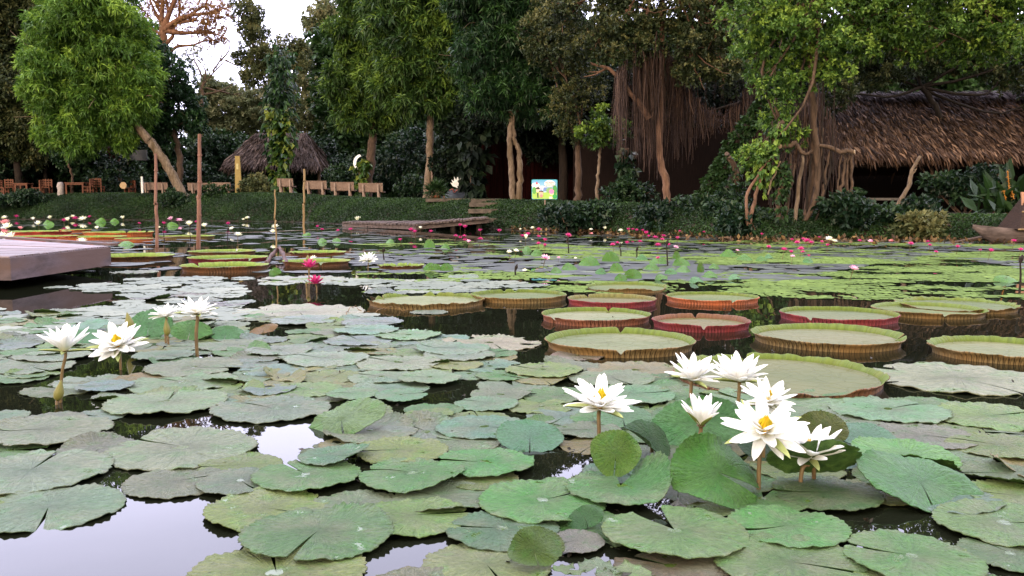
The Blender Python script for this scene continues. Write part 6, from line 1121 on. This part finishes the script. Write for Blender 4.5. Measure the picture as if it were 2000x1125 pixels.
OPEN = [(9, 7, 1.0), (8, 22, .93), (7, 42, .74), (5, 58, .52)]
MID = [(8, 18, 1.0), (8, 34, .97), (7, 52, .85), (5, 68, .66)]
CUP = [(6, 48, 1.05), (6, 60, 1.05), (5, 72, .95), (4, 80, .8)]
lily('lone white lily with a yellow cone centre, standing apart left of the cluster', 1171, 797, 156, 905, OPEN, (10, 4), seed=1)
lily('back left white lily of the cluster, seen from the side', 1352, 742, 104, 850, MID, (8, 6), seed=2, bx=1345)
lily('back right white lily of the cluster, in front of the ragged giant pad', 1444, 745, 116, 860, MID, (2, -2), seed=3, bx=1440)
lily('cup-shaped white lily with green sepals, half open', 1369, 832, 100, 905, CUP, (4, 0), seed=4, sepel=42, st=None, bx=1366)
lily('white lily tucked between the biggest flower and the back right one', 1497, 788, 116, 900, OPEN, (22, 5), seed=5, bx=1492)
lily('biggest white lily facing the viewer with an orange centre', 1492, 846, 172, 960, [(9, 2, 1.0), (8, 18, .94), (7, 38, .74), (4, 56, .48)], (30, -3), seed=6, bx=1484)
lily('lowest white lily of the cluster, right of the biggest one, with an orange centre', 1580, 892, 140, 950, [(9, 20, 1.0), (8, 38, .95), (6, 56, .72)], (12, -4), seed=7, bx=1560, sep=3)
lily('leftmost white lily, cup-shaped with spreading olive sepals', 127, 686, 94, 786, [(7, 38, 1.08), (6, 54, 1.0), (5, 68, .88), (3, 78, .7)], (2, 0), seed=8, bx=113, sepel=4)
lily('fully open white lily facing the viewer, second from the left', 231, 678, 112, 722, [(10, 4, 1.0), (9, 18, .93), (8, 36, .76), (6, 54, .5)], (26, 0), seed=9, bx=236)
lily('white lily on a brown stem over the folded leaves', 385, 613, 84, 697, OPEN, (8, 0), seed=10, bx=387, stem_r=.009)
lily('smaller white lily tucked left behind the one on the brown stem', 324, 618, 62, 672, OPEN, (5, -8), seed=11, bx=326)
lily('white open lily alone in mid-pond right of the magenta pair', 719, 509, 38, 530, OPEN, (20, 0), seed=12, group='white water lilies')
for a in (('upper one of the two magenta lilies', 605, 523, 32, 556, 3), ('lower magenta lily, sharp-pointed, just above the dark water', 617, 555, 34, 572, 4)):
    lily(a[0], a[1], a[2], a[3], a[4], [(7, 28, 1.0), (6, 46, 1.0), (5, 62, .9)], (3, 0), seed=a[5], name='pink_water_lily', P=PPk, S=SEPP, sepel=12, st=None, group='pink water lilies')
def bud(label, px, yt, yb, r, lean=0, base=None, nm='lily_bud'):
    p0 = W(base[0] if base else px, base[1] if base else yb+14); Y = p0[1]; a, b = D(px, yb, Y), D(px+lean, yt, Y); q = thing(nm, label, 'bud', p0); mb = MB(); tube(mb, smoothline([a, a*.7+b*.3, a*.4+b*.6, b], 10), r*M(Y)*np.array((.35, .75, .95, 1, 1, .9, .75, .55, .3, .06)), 9, 0, .5); mb.build('bud', G['bud'], q, True)
    mb = MB(); tube(mb, smoothline([p0-np.array((0, 0, .1)), (p0+a)/2, a], 6), .006, 6); mb.build('stem', M_stem, q, True)
bud('green and red pointed bud left of the upright leaf', 256, 610, 645, 8.5, -8, (262, 672)); bud('brown-green bud below the smaller white lily beside the brown stem', 327, 622, 655, 6.5, -3, (330, 674)); bud('brown-green bud leaning on the stem of the leftmost lily', 112, 742, 782, 9.5, 8, (110, 790)); bud('magenta closed bud above the upper magenta lily', 601, 498, 510, 4, 0, (604, 545))
# far flowers: one light mesh each
def far_mesh(nm, pm, whorls, cen=True, yel=None):
    mb = MB(); rg = random.Random(len(nm)+len(whorls)*7)
    for wi, (n, el, ln) in enumerate(whorls):
        for k in range(n):
            v, n1, m1 = petal_grid(L=ln, wd=.34, n=5, m=3); a = 2*math.pi*(k+.5*(wi % 2))/n+rg.uniform(-.1, .1); e = R_(el+rg.uniform(-6, 6))
            Mx = np.array((Matrix.Rotation(a, 3, 'Z') @ Matrix.Rotation(-e, 3, 'Y'))); i = np.arange(n1-1)[:, None]*m1; j = np.arange(m1-1)[None]
            mb.add(v @ Mx.T, np.stack([i+j, i+m1+j, i+m1+j+1, i+j+1], -1).reshape(-1, 4), 0)
    if cen: tube(mb, [(0, 0, .05), (0, 0, .25), (0, 0, .34)], [.10, .13, .05], 7, 2)
    tube(mb, [(.0, 0, -2.2), (.05, 0, -1), (0, 0, .02)], .05, 5, 1)
    return mb.mesh(nm, [pm, M_stem, P_stamen], True)
FO, FC = [(8, 12, 1), (7, 32, .95), (6, 52, .8)], [(7, 35, 1.1), (6, 55, 1.05), (4, 70, .9)]; FT = [(6, 58, 1.25), (5, 72, 1.2)]
FM = {'w': [far_mesh('flower', P_white, FO), far_mesh('flower', P_white, FC), far_mesh('flower', P_white, FT, False)], 'p': [far_mesh('flower', P_pink, FO, False), far_mesh('flower', P_pink, FC, False), far_mesh('flower', P_pink, FT, False)], 'l': [far_mesh('flower', P_palepink, FO), far_mesh('flower', P_palepink, FC, False)], 's': [far_mesh('flower', P_salmon, FO, False), far_mesh('flower', P_salmon, FC, False)]}
NM = {'w': ('white_water_lily', 'small white water lily', 'white water lilies'), 'p': ('pink_water_lily', 'small pink water lily', 'pink water lilies'), 'l': ('pale_pink_water_lily', 'pale pink water lily', 'pink water lilies'), 's': ('salmon_water_lily', 'salmon-pink water lily', 'pink water lilies')}
FL = {'p': [(4, 412, 14), (22, 416, 10), (34, 415, 10), (43, 415, 9), (32, 423, 12), (172, 416, 9), (193, 418, 12), (206, 414, 10), (175, 422, 9), (147, 426, 16), (125, 431, 14), (272, 435, 9), (320, 436, 12), (383, 433, 9), (446, 437, 13), (620, 442, 10), (629, 447, 10), (660, 449, 9), (685, 447, 12), (803, 449, 14), (810, 453, 14), (842, 452, 11), (888, 439, 10), (899, 440, 12), (908, 443, 13), (918, 439, 13), (932, 437, 14), (938, 450, 12), (975, 451, 13), (782, 468, 11), (890, 460, 12), (907, 460, 11), (938, 466, 14),
            (1020, 460, 13), (1031, 456, 12), (1052, 449, 15), (1052, 461, 12), (1052, 475, 14), (1064, 469, 14), (1064, 479, 13), (1110, 459, 16), (1197, 477, 14), (1206, 473, 10), (1225, 474, 12), (1228, 448, 12), (1236, 447, 10), (1243, 449, 10), (1255, 449, 8), (1262, 455, 14), (1267, 461, 10), (1250, 471, 13), (1280, 463, 14), (1296, 460, 13), (1293, 467, 13), (1323, 465, 12), (1285, 478, 16), (1306, 478, 12), (1285, 503, 12), (1327, 451, 8), (1375, 452, 9), (1488, 457, 10),
            (1547, 468, 11), (1557, 473, 15), (1569, 466, 12), (1576, 470, 18), (1584, 473, 14), (1531, 487, 18), (1564, 485, 16), (1501, 481, 12), (1545, 492, 13), (1568, 491, 11), (1580, 499, 10), (1600, 462, 8), (1605, 471, 10), (1616, 479, 12), (1679, 469, 10), (1779, 475, 14), (1812, 471, 11), (1816, 478, 13), (1828, 491, 11), (1870, 482, 13), (1915, 487, 9), (1935, 490, 16), (1980, 470, 16), (1993, 488, 14)],
      'l': [(334, 428, 16), (350, 430, 18), (915, 472, 14), (1065, 503, 22), (1091, 502, 9), (1320, 482, 14), (1440, 488, 10), (1548, 500, 14), (1667, 524, 22), (1700, 470, 12)],
      's': [(10, 434, 22), (40, 446, 14), (1155, 455, 9), (1740, 470, 14)],
      'w': [(9, 424, 14), (14, 443, 26), (4, 461, 22), (22, 464, 28), (65, 427, 12), (98, 425, 13), (75, 437, 17), (133, 429, 16), (142, 422, 14), (162, 427, 20), (225, 421, 8), (240, 425, 13), (190, 445, 13), (160, 471, 24), (310, 443, 10), (325, 416, 14), (370, 438, 20), (400, 441, 17), (453, 445, 12), (465, 458, 20), (483, 425, 14), (538, 442, 18), (533, 453, 16), (821, 444, 10), (995, 491, 14), (1008, 489, 14), (1016, 447, 8), (1040, 444, 11), (1154, 447, 10), (1181, 445, 11), (1212, 449, 12), (1027, 465, 17), (1124, 503, 9), (1025, 527, 12), (1619, 466, 18), (1630, 470, 15), (475, 427, 8), (700, 430, 22), (612, 503, 16)]}
for t_k, lst in FL.items():
    nm, wh, gr = NM[t_k]
    for k, (px, py, w) in enumerate(lst):
        hgt = .10 if py < 440 else .13; p = W(px, py+2, hgt)
        if p[1] > edgeY(p[0])-.25: p = D(px, py+2, max(edgeY(p[0])-.3, 8)); p[2] = max(p[2], .05)
        R = w/2*M(p[1]); vv = FM[t_k]; o = bpy.data.objects.new(nm, vv[(2 if (px, py) == (1027, 465) else random.choice((0, 0, 1))) % len(vv)]); COL.objects.link(o)
        o.matrix_basis = Matrix.Translation(Vector(p)) @ Matrix.Rotation(R_(random.uniform(0, 26)), 4, 'X') @ Matrix.Rotation(R_(random.uniform(-12, 12)), 4, 'Y') @ Matrix.Rotation(random.uniform(0, 6), 4, 'Z') @ Matrix.Diagonal((R, R, R, 1))
        o['category'] = 'water lily'; o['group'] = gr; later(o, wh, px, py)
# dark withered stalks
for k, (px, py, l) in enumerate(((322, 462, 22), (374, 458, 26), (442, 462, 20), (752, 500, 16), (1990, 545, 60), (1110, 483, 24), (1213, 492, 18), (1242, 497, 14), (1305, 500, 40), (1010, 532, 12))):
    p = W(px, py+l*.5); q = D(px+random.uniform(-4, 4), py-l*.6, p[1]); m_c = (p+q)/2+np.array((random.uniform(-.02, .02), 0, 0)); t = thing('bare_stalk', '', 'stalk', p, 'bare dark stalks sticking out of the pond'); later(t, 'thin bare dark stalk', px, py)
    mb = MB(); tube(mb, smoothline([p-np.array((0, 0, .1)), m_c, q], 8), np.linspace(.012, .006, 8), 5); mb.build('stalk', B_dark, t, True); mb = MB(); tube(mb, [q-np.array((0, 0, .02)), q+np.array((.01, 0, .02)), q+np.array((.02, 0, .05))], [.012, .02, .004], 6); mb.build('dried_head', B_dark, t)
resolve()
bpy.context.view_layer.update()
